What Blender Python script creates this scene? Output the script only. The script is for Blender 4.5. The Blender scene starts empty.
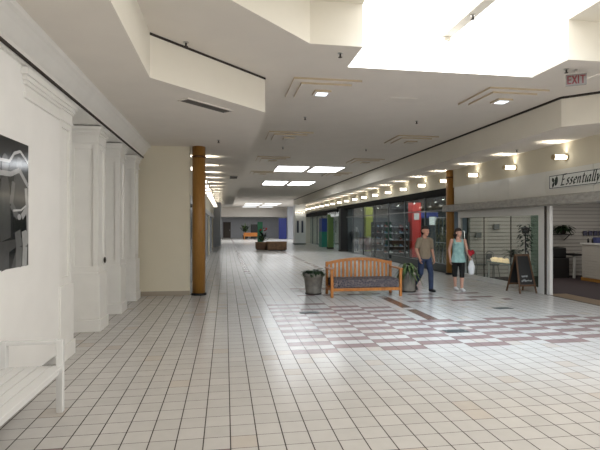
import bpy, bmesh, math, random
from mathutils import Vector, Matrix
R = math.radians
random.seed(7)
SC = bpy.context.scene
COL = SC.collection

# ------------------------------------------------------------------ helpers
def lin(c):
    return tuple((v/12.92 if v <= .04045 else ((v+.055)/1.055)**2.4) for v in c)

def mat(name, rgb, rough=.6, noise=0.0, nscale=6.0, bump=0.0, bscale=40.0, metal=0.0, spec=.5, rgb2=None, stretch=None, emit=0.0):
    """procedural paint: sRGB colour, optional noise mottling towards rgb2, optional bump"""
    m = bpy.data.materials.new(name); m.use_nodes = True
    nt = m.node_tree; b = nt.nodes['Principled BSDF']
    c1 = lin(rgb)
    b.inputs['Roughness'].default_value = rough
    b.inputs['Metallic'].default_value = metal
    b.inputs['Specular IOR Level'].default_value = spec
    b.inputs['Base Color'].default_value = (*c1, 1)
    if noise > 0 or rgb2 is not None:
        tc = nt.nodes.new('ShaderNodeTexCoord'); mp = nt.nodes.new('ShaderNodeMapping')
        nz = nt.nodes.new('ShaderNodeTexNoise'); nz.inputs['Scale'].default_value = nscale; nz.inputs['Detail'].default_value = 4
        if stretch: mp.inputs['Scale'].default_value = stretch
        cr = nt.nodes.new('ShaderNodeValToRGB')
        cr.color_ramp.elements[0].position = .3; cr.color_ramp.elements[1].position = .7
        c2 = lin(rgb2) if rgb2 is not None else tuple(max(0, v*(1-noise)) for v in c1)
        cr.color_ramp.elements[0].color = (*c2, 1); cr.color_ramp.elements[1].color = (*c1, 1)
        nt.links.new(tc.outputs['Object'], mp.inputs['Vector']); nt.links.new(mp.outputs['Vector'], nz.inputs['Vector'])
        nt.links.new(nz.outputs['Fac'], cr.inputs['Fac']); nt.links.new(cr.outputs['Color'], b.inputs['Base Color'])
    if bump > 0:
        tc = nt.nodes.new('ShaderNodeTexCoord'); nz = nt.nodes.new('ShaderNodeTexNoise'); nz.inputs['Scale'].default_value = bscale
        bp = nt.nodes.new('ShaderNodeBump'); bp.inputs['Strength'].default_value = bump; bp.inputs['Distance'].default_value = .01
        nt.links.new(tc.outputs['Object'], nz.inputs['Vector']); nt.links.new(nz.outputs['Fac'], bp.inputs['Height']); nt.links.new(bp.outputs['Normal'], b.inputs['Normal'])
    if emit > 0:
        b.inputs['Emission Color'].default_value = (*c1, 1); b.inputs['Emission Strength'].default_value = emit
    return m

def emat(name, rgb, strength):
    m = bpy.data.materials.new(name); m.use_nodes = True; nt = m.node_tree
    nt.nodes.clear(); o = nt.nodes.new('ShaderNodeOutputMaterial'); e = nt.nodes.new('ShaderNodeEmission')
    e.inputs['Color'].default_value = (*lin(rgb), 1); e.inputs['Strength'].default_value = strength
    nt.links.new(e.outputs[0], o.inputs['Surface']); return m

def glassmat(name, tint, refl=.9, ior=1.5, base=.03):
    m = bpy.data.materials.new(name); m.use_nodes = True; nt = m.node_tree; nt.nodes.clear()
    o = nt.nodes.new('ShaderNodeOutputMaterial'); t = nt.nodes.new('ShaderNodeBsdfTransparent'); g = nt.nodes.new('ShaderNodeBsdfGlossy')
    t.inputs['Color'].default_value = (*tint, 1); g.inputs['Roughness'].default_value = .03; g.inputs['Color'].default_value = (refl, refl, refl, 1)
    lw = nt.nodes.new('ShaderNodeLayerWeight'); lw.inputs['Blend'].default_value = .5
    pw = nt.nodes.new('ShaderNodeMath'); pw.operation = 'POWER'; pw.inputs[1].default_value = 4
    fr = nt.nodes.new('ShaderNodeMath'); fr.operation = 'MULTIPLY_ADD'; fr.inputs[1].default_value = .55; fr.inputs[2].default_value = base
    nt.links.new(lw.outputs['Facing'], pw.inputs[0]); nt.links.new(pw.outputs[0], fr.inputs[0])
    mx = nt.nodes.new('ShaderNodeMixShader')
    nt.links.new(fr.outputs[0], mx.inputs[0]); nt.links.new(t.outputs[0], mx.inputs[1]); nt.links.new(g.outputs[0], mx.inputs[2])
    nt.links.new(mx.outputs[0], o.inputs['Surface']); return m

class MB:
    def __init__(s): s.bm = bmesh.new()
    def box(s, x0, x1, y0, y1, z0, z1, mi=0):
        v = [s.bm.verts.new(p) for p in ((x0,y0,z0),(x1,y0,z0),(x1,y1,z0),(x0,y1,z0),(x0,y0,z1),(x1,y0,z1),(x1,y1,z1),(x0,y1,z1))]
        for f in ((3,2,1,0),(4,5,6,7),(0,1,5,4),(1,2,6,5),(2,3,7,6),(3,0,4,7)):
            s.bm.faces.new([v[i] for i in f]).material_index = mi
        return s
    def bar(s, p0, p1, w, d, up=(0,0,1), mi=0):
        """rectangular bar from p0 to p1"""
        p0 = Vector(p0); p1 = Vector(p1); a = (p1-p0).normalized(); up = Vector(up)
        if abs(a.dot(up)) > .98: up = Vector((0,1,0))
        x = a.cross(up).normalized(); y = x.cross(a)
        v = []
        for p in (p0, p1):
            for i, j in ((-1,-1),(1,-1),(1,1),(-1,1)): v.append(s.bm.verts.new(p + x*(i*w/2) + y*(j*d/2)))
        for f in ((3,2,1,0),(4,5,6,7),(0,1,5,4),(1,2,6,5),(2,3,7,6),(3,0,4,7)):
            s.bm.faces.new([v[i] for i in f]).material_index = mi
        return s
    def quad(s, *pts, mi=0):
        s.bm.faces.new([s.bm.verts.new(p) for p in pts]).material_index = mi; return s
    def prism(s, poly, axis, a0, a1, mi=0):
        """2-D polygon swept along axis ('x': poly=(y,z), 'y': poly=(x,z), 'z': poly=(x,y))"""
        def P(p, a): return {'x': (a, p[0], p[1]), 'y': (p[0], a, p[1]), 'z': (p[0], p[1], a)}[axis]
        A = [s.bm.verts.new(P(p, a0)) for p in poly]; B = [s.bm.verts.new(P(p, a1)) for p in poly]; n = len(poly)
        s.bm.faces.new(A).material_index = mi; s.bm.faces.new(B[::-1]).material_index = mi
        for i in range(n): s.bm.faces.new((A[i], B[i], B[(i+1) % n], A[(i+1) % n])).material_index = mi
        return s
    def lathe(s, prof, n=20, c=(0,0,0), axis='z', mi=0):
        """profile of (radius, height) around an axis; ends capped"""
        rings = []
        for r, h in prof:
            ring = []
            for i in range(n):
                a = 2*math.pi*i/n; u, w = r*math.cos(a), r*math.sin(a)
                p = {'z': (u, w, h), 'x': (h, u, w), 'y': (u, h, w)}[axis]
                ring.append(s.bm.verts.new((p[0]+c[0], p[1]+c[1], p[2]+c[2])))
            rings.append(ring)
        for k in range(len(rings)-1):
            for i in range(n):
                f = s.bm.faces.new((rings[k][i], rings[k][(i+1) % n], rings[k+1][(i+1) % n], rings[k+1][i])); f.material_index = mi; f.smooth = True
        s.bm.faces.new(rings[0][::-1]).material_index = mi; s.bm.faces.new(rings[-1]).material_index = mi
        return s
    def tube(s, pts, r, n=8, mi=0):
        pts = [Vector(p) for p in pts]; rings = []
        for k, p in enumerate(pts):
            a = (pts[min(k+1, len(pts)-1)] - pts[max(k-1, 0)]).normalized()
            up = Vector((0,0,1)) if abs(a.z) < .95 else Vector((0,1,0))
            x = a.cross(up).normalized(); y = x.cross(a); rr = r[k] if isinstance(r, (list, tuple)) else r
            rings.append([s.bm.verts.new(p + x*(rr*math.cos(2*math.pi*i/n)) + y*(rr*math.sin(2*math.pi*i/n))) for i in range(n)])
        for k in range(len(rings)-1):
            for i in range(n):
                f = s.bm.faces.new((rings[k][i], rings[k][(i+1) % n], rings[k+1][(i+1) % n], rings[k+1][i])); f.smooth = True; f.material_index = mi
        s.bm.faces.new(rings[0][::-1]).material_index = mi; s.bm.faces.new(rings[-1]).material_index = mi
        return s
    def ell(s, c, r, mi=0, sub=2):
        ret = bmesh.ops.create_icosphere(s.bm, subdivisions=sub, radius=1)
        for v in ret['verts']: v.co = Vector((c[0]+v.co.x*r[0], c[1]+v.co.y*r[1], c[2]+v.co.z*r[2]))
        for v in ret['verts']:
            for f in v.link_faces: f.smooth = True; f.material_index = mi
        return s
    def hull(s, items, sub=2):
        """convex hull of ellipsoids [(centre, radii)]"""
        b = bmesh.new()
        for c, r in items:
            if not isinstance(r, (tuple, list)): r = (r, r, r)
            ret = bmesh.ops.create_icosphere(b, subdivisions=sub, radius=1)
            for v in ret['verts']: v.co = Vector((c[0]+v.co.x*r[0], c[1]+v.co.y*r[1], c[2]+v.co.z*r[2]))
        h = bmesh.ops.convex_hull(b, input=b.verts)
        bmesh.ops.delete(b, geom=[v for v in b.verts if not v.link_faces], context='VERTS')
        inner = set(h.get('geom_interior', [])) | set(h.get('geom_unused', []))
        bmesh.ops.delete(b, geom=[g for g in inner if isinstance(g, bmesh.types.BMVert) and g.is_valid], context='VERTS')
        mp = {v: s.bm.verts.new(v.co) for v in b.verts}
        for f in b.faces:
            try: s.bm.faces.new([mp[v] for v in f.verts]).smooth = True
            except ValueError: pass
        b.free(); return s
    def leaf(s, base, ang, length, width, rise, droop, n=5, mi=0):
        """a pointed strap leaf that arches out of base"""
        d = Vector((math.cos(ang), math.sin(ang), 0)); sd = Vector((-d.y, d.x, 0)); L = []
        for k in range(n+1):
            t = k/n; p = Vector(base) + d*(length*t) + Vector((0,0, rise*t - droop*t*t)); w = width*math.sin(math.pi*min(.97, .12+t*.86))
            L.append((s.bm.verts.new(p - sd*w/2), s.bm.verts.new(p + sd*w/2)))
        for k in range(n): s.bm.faces.new((L[k][0], L[k+1][0], L[k+1][1], L[k][1])).material_index = mi
        return s
    def build(s, name, m, parent=None, bevel=0.0, recalc=True, remesh=0.0):
        if recalc: bmesh.ops.recalc_face_normals(s.bm, faces=s.bm.faces)
        me = bpy.data.meshes.new(name); s.bm.to_mesh(me); s.bm.free()
        for k in (m if isinstance(m, (list, tuple)) else [m]): me.materials.append(k)
        o = bpy.data.objects.new(name, me); COL.objects.link(o)
        if remesh > 0:
            md = o.modifiers.new('r', 'REMESH'); md.mode = 'VOXEL'; md.voxel_size = remesh; md.use_smooth_shade = True
            sm = o.modifiers.new('s', 'SMOOTH'); sm.factor = .5; sm.iterations = 3
        if bevel > 0:
            md = o.modifiers.new('b', 'BEVEL'); md.width = bevel; md.segments = 2; md.limit_method = 'ANGLE'; md.angle_limit = R(40)
        if parent is not None: o.parent = parent
        return o

def thing(name, label, cat, loc=(0,0,0), rz=0.0, group=None):
    o = bpy.data.objects.new(name, None); COL.objects.link(o); o.empty_display_size = .1
    o.location = loc; o.rotation_euler = (0, 0, rz); o['label'] = label; o['category'] = cat
    if group: o['group'] = group
    return o
def tag(o, label, cat, group=None, kind=None):
    o['label'] = label; o['category'] = cat
    if group: o['group'] = group
    if kind: o['kind'] = kind
    return o
def struct(name, mb, m, parent=None, bevel=0.0):
    o = mb.build(name, m, parent, bevel)
    if parent is None: o['kind'] = 'structure'
    return o
def dup(src, loc, rz=None, label=None):
    r = src.copy(); COL.objects.link(r); r.location = loc
    if rz is not None: r.rotation_euler = (0, 0, rz)
    if label: r['label'] = label
    for ch in list(src.children):
        c = ch.copy(); COL.objects.link(c); c.parent = r
        for g in list(ch.children):
            d = g.copy(); COL.objects.link(d); d.parent = c
    return r
ORD = ['first','second','third','fourth','fifth','sixth','seventh','eighth','ninth','tenth','eleventh','twelfth','thirteenth','fourteenth','fifteenth','sixteenth','seventeenth','eighteenth','nineteenth','twentieth','twenty-first','twenty-second']

# ------------------------------------------------------------------ materials
M = {}
M['ceiling'] = mat('ceiling_paint', (.90,.875,.84), .8, .04, 2.0)
M['fascia'] = mat('fascia_paint', (.92,.90,.85), .75, .03, 2.0)
M['beige'] = mat('beige_paint', (.86,.83,.75), .75, .03, 2.0)
M['white'] = mat('white_paint', (.95,.945,.935), .55, .04, 3.0, .08, 30)
M['white_col'] = mat('white_woodwork', (.93,.925,.91), .45, .05, 4.0, .05, 20)
M['shadow'] = mat('shadow_gap', (.2,.17,.15), .8)
M['white_gloss'] = mat('white_gloss_paint', (.90,.90,.895), .25, .04, 9.0, stretch=(1,.2,1))
M['grout'] = mat('grout', (.24,.205,.185), .85, .2, 8)
M['wood'] = mat('oiled_oak', (.74,.47,.19), .4, rgb2=(.58,.34,.12), nscale=8, stretch=(6,6,.8))
M['wood_post'] = mat('varnished_post_wood', (.66,.48,.23), .45, rgb2=(.56,.39,.17), nscale=14, stretch=(8,8,.4))
M['black'] = mat('black_paint', (.06,.06,.06), .5)
M['black_gloss'] = mat('black_panel', (.045,.042,.04), .75, .3, 5, spec=.1)
M['chrome'] = mat('brushed_metal', (.75,.74,.72), .3, metal=1.0)
M['brass'] = mat('warm_metal', (.72,.64,.5), .35, metal=1.0)
M['tube'] = emat('lamp_tube_light', (1,.97,.9), 6)
M['tube_left'] = emat('lamp_tube_light_left', (1,.97,.92), 2.2)
M['panel_light'] = emat('luminous_ceiling_panel', (.97,.985,1), 9)
M['panel_far'] = emat('far_luminous_panel', (.97,.985,1), 2.0)
M['skylight'] = emat('skylight_glazing', (1,.99,.97), 3.6)
M['trim_tan'] = mat('tan_step_edge', (.76,.69,.58), .7)
M['marble'] = mat('grey_marble', (.66,.645,.615), .3, rgb2=(.53,.52,.50), nscale=7, stretch=(1,1,2))
M['panel_white'] = mat('pale_glossy_panel', (.90,.895,.87), .22, .04, 2)
M['frame_white'] = mat('white_shopfront_frame', (.84,.835,.82), .4, .03, 5)
M['glass'] = glassmat('shop_glass', (.90,.93,.91), ior=1.45)
M['glass_green'] = glassmat('green_edge_glass', (.66,.77,.72), ior=1.45)
M['glass_dark'] = glassmat('dark_shop_glass', (.82,.87,.87), base=.07)
M['grey_panel'] = mat('grey_shop_panel', (.42,.43,.43), .5, .1, 3)
M['grey_wall'] = mat('cool_grey_wall', (.70,.71,.73), .7, .08, 2)
M['green'] = mat('dark_leaf', (.16,.26,.12), .5, rgb2=(.08,.15,.07), nscale=20)
M['green_light'] = mat('strap_leaf', (.45,.53,.32), .45, rgb2=(.20,.30,.15), nscale=16)
M['soil'] = mat('soil', (.16,.12,.09), .95, .3, 30)
M['pot'] = mat('stone_grey_pot', (.56,.54,.50), .8, rgb2=(.46,.44,.41), nscale=9, bump=.3, bscale=30)
M['carpet'] = mat('dark_purple_carpet', (.24,.19,.20), .95, .25, 40)
M['threshold'] = mat('tan_threshold', (.50,.41,.30), .5, rgb2=(.43,.35,.25), nscale=20)
M['slat'] = mat('slatwall_cream', (.76,.74,.71), .55, .03, 4)

# ------------------------------------------------------------------ world, camera, colour
w = bpy.data.worlds.new('World'); SC.world = w; w.use_nodes = True
w.node_tree.nodes['Background'].inputs['Color'].default_value = (1,.985,.96,1)
w.node_tree.nodes['Background'].inputs['Strength'].default_value = 2.15
cam = bpy.data.cameras.new('camera'); co = bpy.data.objects.new('camera', cam); COL.objects.link(co)
co.location = (0,0,1.72); co.rotation_euler = (R(90.12), 0, R(-9)); cam.lens = 470/600*36; cam.sensor_width = 36; cam.clip_end = 300; cam.clip_start = .05
SC.camera = co
SC.view_settings.view_transform = 'Standard'; SC.view_settings.look = 'None'
SC.view_settings.exposure = 0.0
SC.cycles.sample_clamp_indirect = 1.5; SC.cycles.caustics_reflective = False; SC.cycles.caustics_refractive = False; SC.cycles.blur_glossy = 1.0; SC.cycles.max_bounces = 8; SC.cycles.diffuse_bounces = 5; SC.cycles.glossy_bounces = 4; SC.cycles.transparent_max_bounces = 10

# ------------------------------------------------------------------ floor: one mesh of bevel-free tiles over grout
T = .2134; X0 = .04; Y0 = 3.886
def tilemat():
    m = bpy.data.materials.new('glazed_floor_tile'); m.use_nodes = True; nt = m.node_tree; b = nt.nodes['Principled BSDF']
    at = nt.nodes.new('ShaderNodeAttribute'); at.attribute_name = 'tint'
    tc = nt.nodes.new('ShaderNodeTexCoord'); nz = nt.nodes.new('ShaderNodeTexNoise'); nz.inputs['Scale'].default_value = 9; nz.inputs['Detail'].default_value = 3
    mr = nt.nodes.new('ShaderNodeMapRange'); mr.inputs['To Min'].default_value = .93; mr.inputs['To Max'].default_value = 1.05
    mx = nt.nodes.new('ShaderNodeMix'); mx.data_type = 'RGBA'; mx.blend_type = 'MULTIPLY'; mx.inputs[0].default_value = 1
    nt.links.new(tc.outputs['Object'], nz.inputs['Vector']); nt.links.new(nz.outputs['Fac'], mr.inputs['Value'])
    nt.links.new(at.outputs['Color'], mx.inputs[6]); nt.links.new(mr.outputs['Result'], mx.inputs[7]); nt.links.new(mx.outputs[2], b.inputs['Base Color'])
    n2 = nt.nodes.new('ShaderNodeTexNoise'); n2.inputs['Scale'].default_value = 2.5
    m2 = nt.nodes.new('ShaderNodeMapRange'); m2.inputs['To Min'].default_value = .195; m2.inputs['To Max'].default_value = .245
    nt.links.new(tc.outputs['Object'], n2.inputs['Vector']); nt.links.new(n2.outputs['Fac'], m2.inputs['Value']); nt.links.new(m2.outputs['Result'], b.inputs['Roughness'])
    b.inputs['Specular IOR Level'].default_value = .5
    return m
def floor():
    verts, faces, cols, mi = [], [], [], []
    def q(x0, x1, y0, y1, z, c, m):
        i = len(verts); verts.extend(((x0,y0,z),(x1,y0,z),(x1,y1,z),(x0,y1,z))); faces.append((i,i+1,i+2,i+3)); cols.append(c); mi.append(m)
    q(-12, 8.0, -6, 72, -.002, (.04,.03,.025), 1); q(8.0, 16, 33, 72, -.002, (.04,.03,.025), 1)
    rnd = random.Random(3)
    base = lin((.79,.777,.76)); mauve = lin((.60,.52,.515)); brown = lin((.46,.36,.31))
    for j in range(-26, 320):
        y = Y0 + j*T
        i0, i1 = (-12, 37) if y < 33 else (-12, 60)
        if y > 46: i0 = -40
        for i in range(i0, i1):
            x = X0 + i*T
            k = 1 + rnd.uniform(-.05,.035); c = base
            if rnd.random() < .05: c = tuple(v*f for v, f in zip(base, (.97,.92,.87)))
            g = (i-4)//3
            if (11 <= j <= 19 and 4 <= i <= 33) or (19 < j <= 27 and 4 <= i <= 15):
                if (g % 2 == 0) == (j % 2 == 1) : c = mauve
            if j in (29, 31, 34) and 19 <= i <= 30 and (i//3) % 2 == (j//2) % 2: c = mauve
            if j in (28, 29) and 4 <= i <= 9 and j == 29: c = mauve
            if i == 17 and (20 <= j <= 24 or 26 <= j <= 33): c = brown
            if 8 <= i <= 17 and j in (35, 40, 41) and (i+j) % 3: c = mauve
            if i % 6 == 5 and j == -2 - (i+1)//6: c = mauve
            if j > 60 and i in (3, 17) and j % 4 < 2: c = mauve
            gx, gy = .0048, .0030
            q(x+gx, x+T-gx, y+gy, y+T-gy, 0, tuple(v*k for v in c), 0)
    me = bpy.data.meshes.new('floor'); me.from_pydata(verts, [], faces)
    at = me.attributes.new('tint', 'FLOAT_COLOR', 'FACE')
    buf = []
    for c in cols: buf.extend((*c, 1))
    at.data.foreach_set('color', buf); me.polygons.foreach_set('material_index', mi)
    me.materials.append(tilemat()); me.materials.append(M['grout'])
    o = bpy.data.objects.new('floor', me); COL.objects.link(o); o['kind'] = 'structure'
floor()
fp = MB().box(8.0,8.55,5,10.75,-.02,.002); struct('floor_threshold', fp, M['threshold'])
fp = MB().box(8.55,16,5,10.75,-.02,.003).box(8.0,16,10.75,15.0,-.02,.003); struct('floor_carpet', fp, M['carpet'])
M['shop_floor'] = mat('grey_shop_floor', (.34,.34,.335), .35, .15, 3)
fp = MB().box(8.0,16,15.0,33,-.02,.001); struct('floor_gear_shop', fp, M['shop_floor'])
# dark service plates set in the floor
for k, (x, y, lab) in enumerate(((1.64, 9.2, 'small dark floor plate in the tiles near the left planter'), (3.72, 7.2, 'small dark floor plate in the middle of the mauve tile pattern'), (5.72, 9.05, 'small dark floor plate in plain tiles towards the chalkboard sign'))):
    t = thing('floor_plate', lab, 'floor plate', (x, y, .002), 0, 'dark floor plates')
    MB().box(-.19,.19,-.1,.1,0,.004).build('plate', mat('dark_plate', (.33,.345,.35), .5, .2, 12), t, .001)
    for sx in (-.16,.16): MB().lathe([(.012,.004),(.012,.0055)], 10, (sx,0,0)).build('screw', M['chrome'], t)

# ------------------------------------------------------------------ ceiling
def polyface(name, loops, z, m):
    """flat polygon with holes"""
    bm = bmesh.new(); edges = []
    for lp in loops:
        vs = [bm.verts.new((x, y, z)) for x, y in lp]
        for i in range(len(vs)): edges.append(bm.edges.new((vs[i], vs[(i+1) % len(vs)])))
    bmesh.ops.triangle_fill(bm, use_beauty=True, use_dissolve=False, edges=edges)
    mb = MB(); mb.bm.free(); mb.bm = bm
    o = mb.build(name, m); o['kind'] = 'structure'; return o
OCT = [(1.18,6.54),(1.955,6.54),(1.955,7.4),(5.25,7.4),(5.25,6.54),(6.03,6.54),(7.5,5.07),(7.5,.47),(6.03,-1),(5.25,-1),(5.25,-1.8),(1.955,-1.8),(1.955,-1),(1.18,-1),(-.3,.47),(-.3,5.06)]
polyface('ceiling', [[(-12,-6),(16,-6),(16,72),(-12,72)], OCT], 4.3, M['ceiling'])
b = MB()
for i in range(len(OCT)):
    (x0,y0),(x1,y1) = OCT[i], OCT[(i+1) % len(OCT)]
    if (y0, y1) == (7.4, 7.4): continue
    zt = 5.05 if (abs(y0-y1) < .87 and x0 == x1 and x0 in (1.955,5.25)) else 4.92
    b.quad((x0,y0,4.3),(x1,y1,4.3),(x1,y1,zt),(x0,y0,zt))
struct('wall_skylight_well', b, M['fascia'])
b = MB()
b.prism([(1.955,6.54),(1.18,6.54),(-.3,5.06),(-.3,.47),(1.18,-1),(1.955,-1)], 'z', 4.92, 5.1)
b.prism([(5.25,6.54),(6.03,6.54),(7.5,5.07),(7.5,.47),(6.03,-1),(5.25,-1)], 'z', 4.92, 5.1)
struct('ceiling_well', b, M['fascia'])
# skylight glazing: two roof panes, a gable pane and the beam between
struct('window_1', MB().box(1.955,3.55,-1.8,7.4,5.05,5.06), M['skylight'])
struct('window_2', MB().box(3.72,5.25,-1.8,7.4,5.05,5.06), M['skylight'])
struct('window_3', MB().box(1.955,5.25,7.4,7.41,4.3,5.06), M['skylight'])
t = thing('skylight_beam', 'narrow pale beam running across the bright skylight', 'beam', (3.635,0,4.86))
MB().box(-.085,.085,-1.8,7.38,0,.2).build('beam_casing', M['fascia'], t, .008)
MB().box(-.06,.06,7.3,7.38,-.07,0).build('end_bracket', M['fascia'], t, .01)

LEFT = [(-1,-6),(-1,6.5),(.68,8.18),(.68,46)]
RIGHT = [(8.3,-6),(8.3,6.79),(6.63,8.46),(6.63,46)]
def strip(path, z0, z1, off=0.0):
    b = MB()
    for (x0,y0),(x1,y1) in zip(path, path[1:]): b.quad((x0+off,y0,z0),(x1+off,y1,z0),(x1+off,y1,z1),(x0+off,y0,z1))
    return b
M['soffit'] = mat('soffit_paint', (.90,.875,.84), .8, .04, 2.0)
polyface('ceiling_soffit_left', [LEFT + [(-12,46),(-12,-6)]], 3.7, M['soffit'])
polyface('ceiling_soffit_right', [RIGHT + [(16,46),(16,-6)]], 3.7, M['soffit'])
struct('wall_bulkhead_left', strip(LEFT + [(-12,46)], 3.7, 4.3), M['fascia'])
struct('wall_bulkhead_right', strip(RIGHT + [(16,46)], 3.7, 4.3), M['fascia'])
# dark shadow gap along the bulkhead tops
b = MB(); b.bar((-1.0,6.5,4.285),(.68,8.18,4.285),.03,.03); struct('trim_1', b, M['shadow'])
b = MB()
for p, q in zip(RIGHT[1:], RIGHT[2:]): b.bar((p[0]-.01,p[1]-.01,4.28),(q[0]-.01,q[1]-.01,4.28),.03,.04)
struct('trim_2', b, M['shadow'])

# stepped ceiling medallions with a little square downlight
M['down_on'] = emat('downlight_lens', (.93,.97,1), 2.4)
M['down_off'] = mat('downlight_lens_off', (.80,.77,.72), .4)
def medallion(cx, cy, on, label):
    t = thing('ceiling_medallion', label, 'ceiling fixture', (cx, cy, 4.3), 0, 'stepped square ceiling fixtures')
    for nm, r, h0, h1 in (('outer_step', .61, 0, .035), ('inner_step', .46, .035, .07), ('lamp_box', .155, .07, .105)):
        b = MB(); b.box(-r, r, -r, r, -h1, -h0)
        for f in b.bm.faces:
            f.material_index = 1 if abs(f.calc_center_median().z + (h0+h1)/2) < 1e-4 else 0
        b.build(nm, [M['ceiling'], M['trim_tan']], t)
    MB().box(-.1,.1,-.1,.1,-.112,-.105).build('lens', M['down_on'] if on else M['down_off'], t)
row = ['nearest row', 'second row', 'third row', 'fourth row']
for k in range(4):
    for cx, side in ((1.78, 'by the left bulkhead'), (5.45, 'by the right bulkhead')):
        medallion(cx, 8.65 + 4.67*k, k == 0, f"stepped square ceiling fixture {'with lit lamp' if k == 0 else 'with unlit lamp'}, {row[k]} from the skylight, {side}")
for k, (y0, y1) in enumerate(((19.9,21.9),(26.7,29.2))):
    for x0, s in ((2.2,'left'),(3.78,'right')):
        t = thing('light_panel', f"bright rectangular ceiling light panel, {s} of the pair in the {'nearer' if k == 0 else 'farther'} row", 'light panel', (x0, y0, 4.3), 0, 'bright ceiling light panels')
        MB().box(.03,1.37,.03,y1-y0-.03,-.02,-.012).build('diffuser', M['panel_light'], t)
        b = MB(); L = y1-y0
        b.box(0,1.4,0,.03,-.03,0).box(0,1.4,L-.03,L,-.03,0).box(0,.03,.03,L-.03,-.03,0).box(1.37,1.4,.03,L-.03,-.03,0)
        b.build('frame', M['ceiling'], t)
for k, y in enumerate((52.5, 56.5, 62)):
    for x0, s in ((2.2,'left'),(4.4,'right')):
        t = thing('light_panel', f"far small ceiling light panel near the end wall, {s} one in the {ORD[k]} row", 'light panel', (x0, y, 4.3), 0, 'far ceiling light panels')
        MB().box(.03,1.9,.03,2.2,-.02,-.012).build('diffuser', M['panel_far'], t)
        MB().box(0,1.93,0,.03,-.04,0).box(0,1.93,2.2,2.23,-.04,0).box(0,.03,.03,2.2,-.04,0).box(1.9,1.93,.03,2.2,-.04,0).build('frame', M['ceiling'], t)

# sprinklers
spr = [(-.55,6.76,4.3,'on the ceiling above the left slanted bulkhead'),(1.69,6.83,4.3,'by the left corner of the skylight'),(5.53,6.94,4.3,'beside the exit sign'),
 (1.86,10.97,4.3,'on the upper ceiling behind the nearest left fixture'),(4.64,10.96,4.3,'on the upper ceiling behind the nearest right fixture'),(1.85,15.25,4.3,'on the upper ceiling behind the second left fixture'),
 (4.65,15.21,4.3,'on the upper ceiling behind the second right fixture'),(-.16,10.98,3.7,'on the low left soffit before the wooden post'),(-.19,15.23,3.7,'on the low left soffit beyond the wooden post'),
 (7.45,11.14,3.7,'on the low right soffit above the lit wall lamps'),(4.82,23.3,4.3,'just beyond the nearer pair of light panels'),(3.635,6.5,4.86,'under the skylight beam')]
proto = None
for x, y, z, l in spr:
    if proto is None:
        proto = thing('ceiling_sprinkler', 'small dark sprinkler head ' + l, 'sprinkler', (x,y,z), 0, 'small sprinkler heads')
        MB().lathe([(.035,-.012),(.04,-.006),(.04,0)], 14).build('escutcheon', M['chrome'], proto)
        MB().lathe([(.012,-.012),(.014,-.04),(.01,-.055),(.03,-.06),(.03,-.065)][::-1], 12).build('head', M['shadow'], proto)
    else: dup(proto, (x,y,z), None, 'small dark sprinkler head ' + l)
# vents and hatch
def vent(label, loc, rz, L, W):
    t = thing('ceiling_vent', label, 'vent', loc, rz)
    MB().box(-L/2,L/2,-W/2,W/2,-.006,0).build('backing', mat('vent_dark', (.27,.255,.24), .7), t)
    b = MB(); n = 5
    for i in range(n): yy = -W/2 + W*(i+.5)/n; b.bar((-L/2,yy,-.014),(L/2,yy,-.014),W/n*.35,.012)
    b.build('louvres', mat('vent_louvre', (.42,.40,.38), .6), t)
    b = MB().box(-L/2-.02,L/2+.02,-W/2-.02,-W/2,-.02,0).box(-L/2-.02,L/2+.02,W/2,W/2+.02,-.02,0).box(-L/2-.02,-L/2,-W/2,W/2,-.02,0).box(L/2,L/2+.02,-W/2,W/2,-.02,0)
    b.build('frame', M['soffit'], t)
vent('long dark return-air grille on the low left soffit', (-.31,7.85,3.7), R(45), .95, .2)
vent('small dark grille on the low left soffit far beyond the post', (.32,19.2,3.7), R(90), 1.1, .3)
t = thing('ceiling_hatch', 'faint flush access hatch in the ceiling right of the nearest left fixture', 'hatch', (3.54,9.15,4.3))
MB().box(-.28,.28,-.14,.14,-.012,0).build('panel', M['soffit'], t, .003)
MB().box(-.3,.3,-.16,.16,-.005,0).build('frame', M['ceiling'], t)

# exit sign
t = thing('exit_sign', 'red lettered EXIT sign on a grey plate hanging from the ceiling', 'exit sign', (5.70,6.93,4.27), R(-30))
M['exit_plate'] = mat('exit_plate', (.46,.44,.42), .4); M['exit_red'] = mat('exit_red', (.40,.04,.08), .5, emit=0)
MB().box(-.15,.15,-.02,.02,-.235,-.05).build('plate', M['exit_plate'], t, .004)
MB().box(-.02,.02,-.015,.015,-.05,.03).build('ceiling_mount', M['chrome'], t)
b = MB(); y0, y1 = -.024, -.02; zb, zt = -.21, -.075; lw = .02
def ex(x, wd): b.box(x, x+lw, y0, y1, zb, zt)
b.box(-.13,-.11,y0,y1,zb,zt); [b.box(-.11,-.07,y0,y1,z-.01,z+.01) for z in (zb+.01,(zb+zt)/2,zt-.01)]
b.bar((-.055,-.022,zb),(.005,-.022,zt),.004,.022,(1,0,0)); b.bar((-.055,-.0221,zt),(.005,-.0221,zb),.004,.022,(1,0,0))
b.box(.022,.042,y0,y1,zb,zt); b.box(.085,.105,y0,y1,zb,zt-.02); b.box(.058,.132,y0,y1,zt-.02,zt)
b.build('letters', M['exit_red'], t)
MB().tube([(.15,0,-.14),(.30,0,-.09),(.42,.0,-.07)], .012, 8).box(.40,.5,-.03,.03,-.1,-.04).build('side_bracket', M['ceiling'], t)

def area(name, loc, sx, sy, power, col=(1,.95,.88)):
    l = bpy.data.lights.new(name, 'AREA'); l.shape = 'RECTANGLE'; l.size = sx; l.size_y = sy; l.energy = power; l.color = col
    o = bpy.data.objects.new(name, l); COL.objects.link(o); o.location = loc; return o
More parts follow.
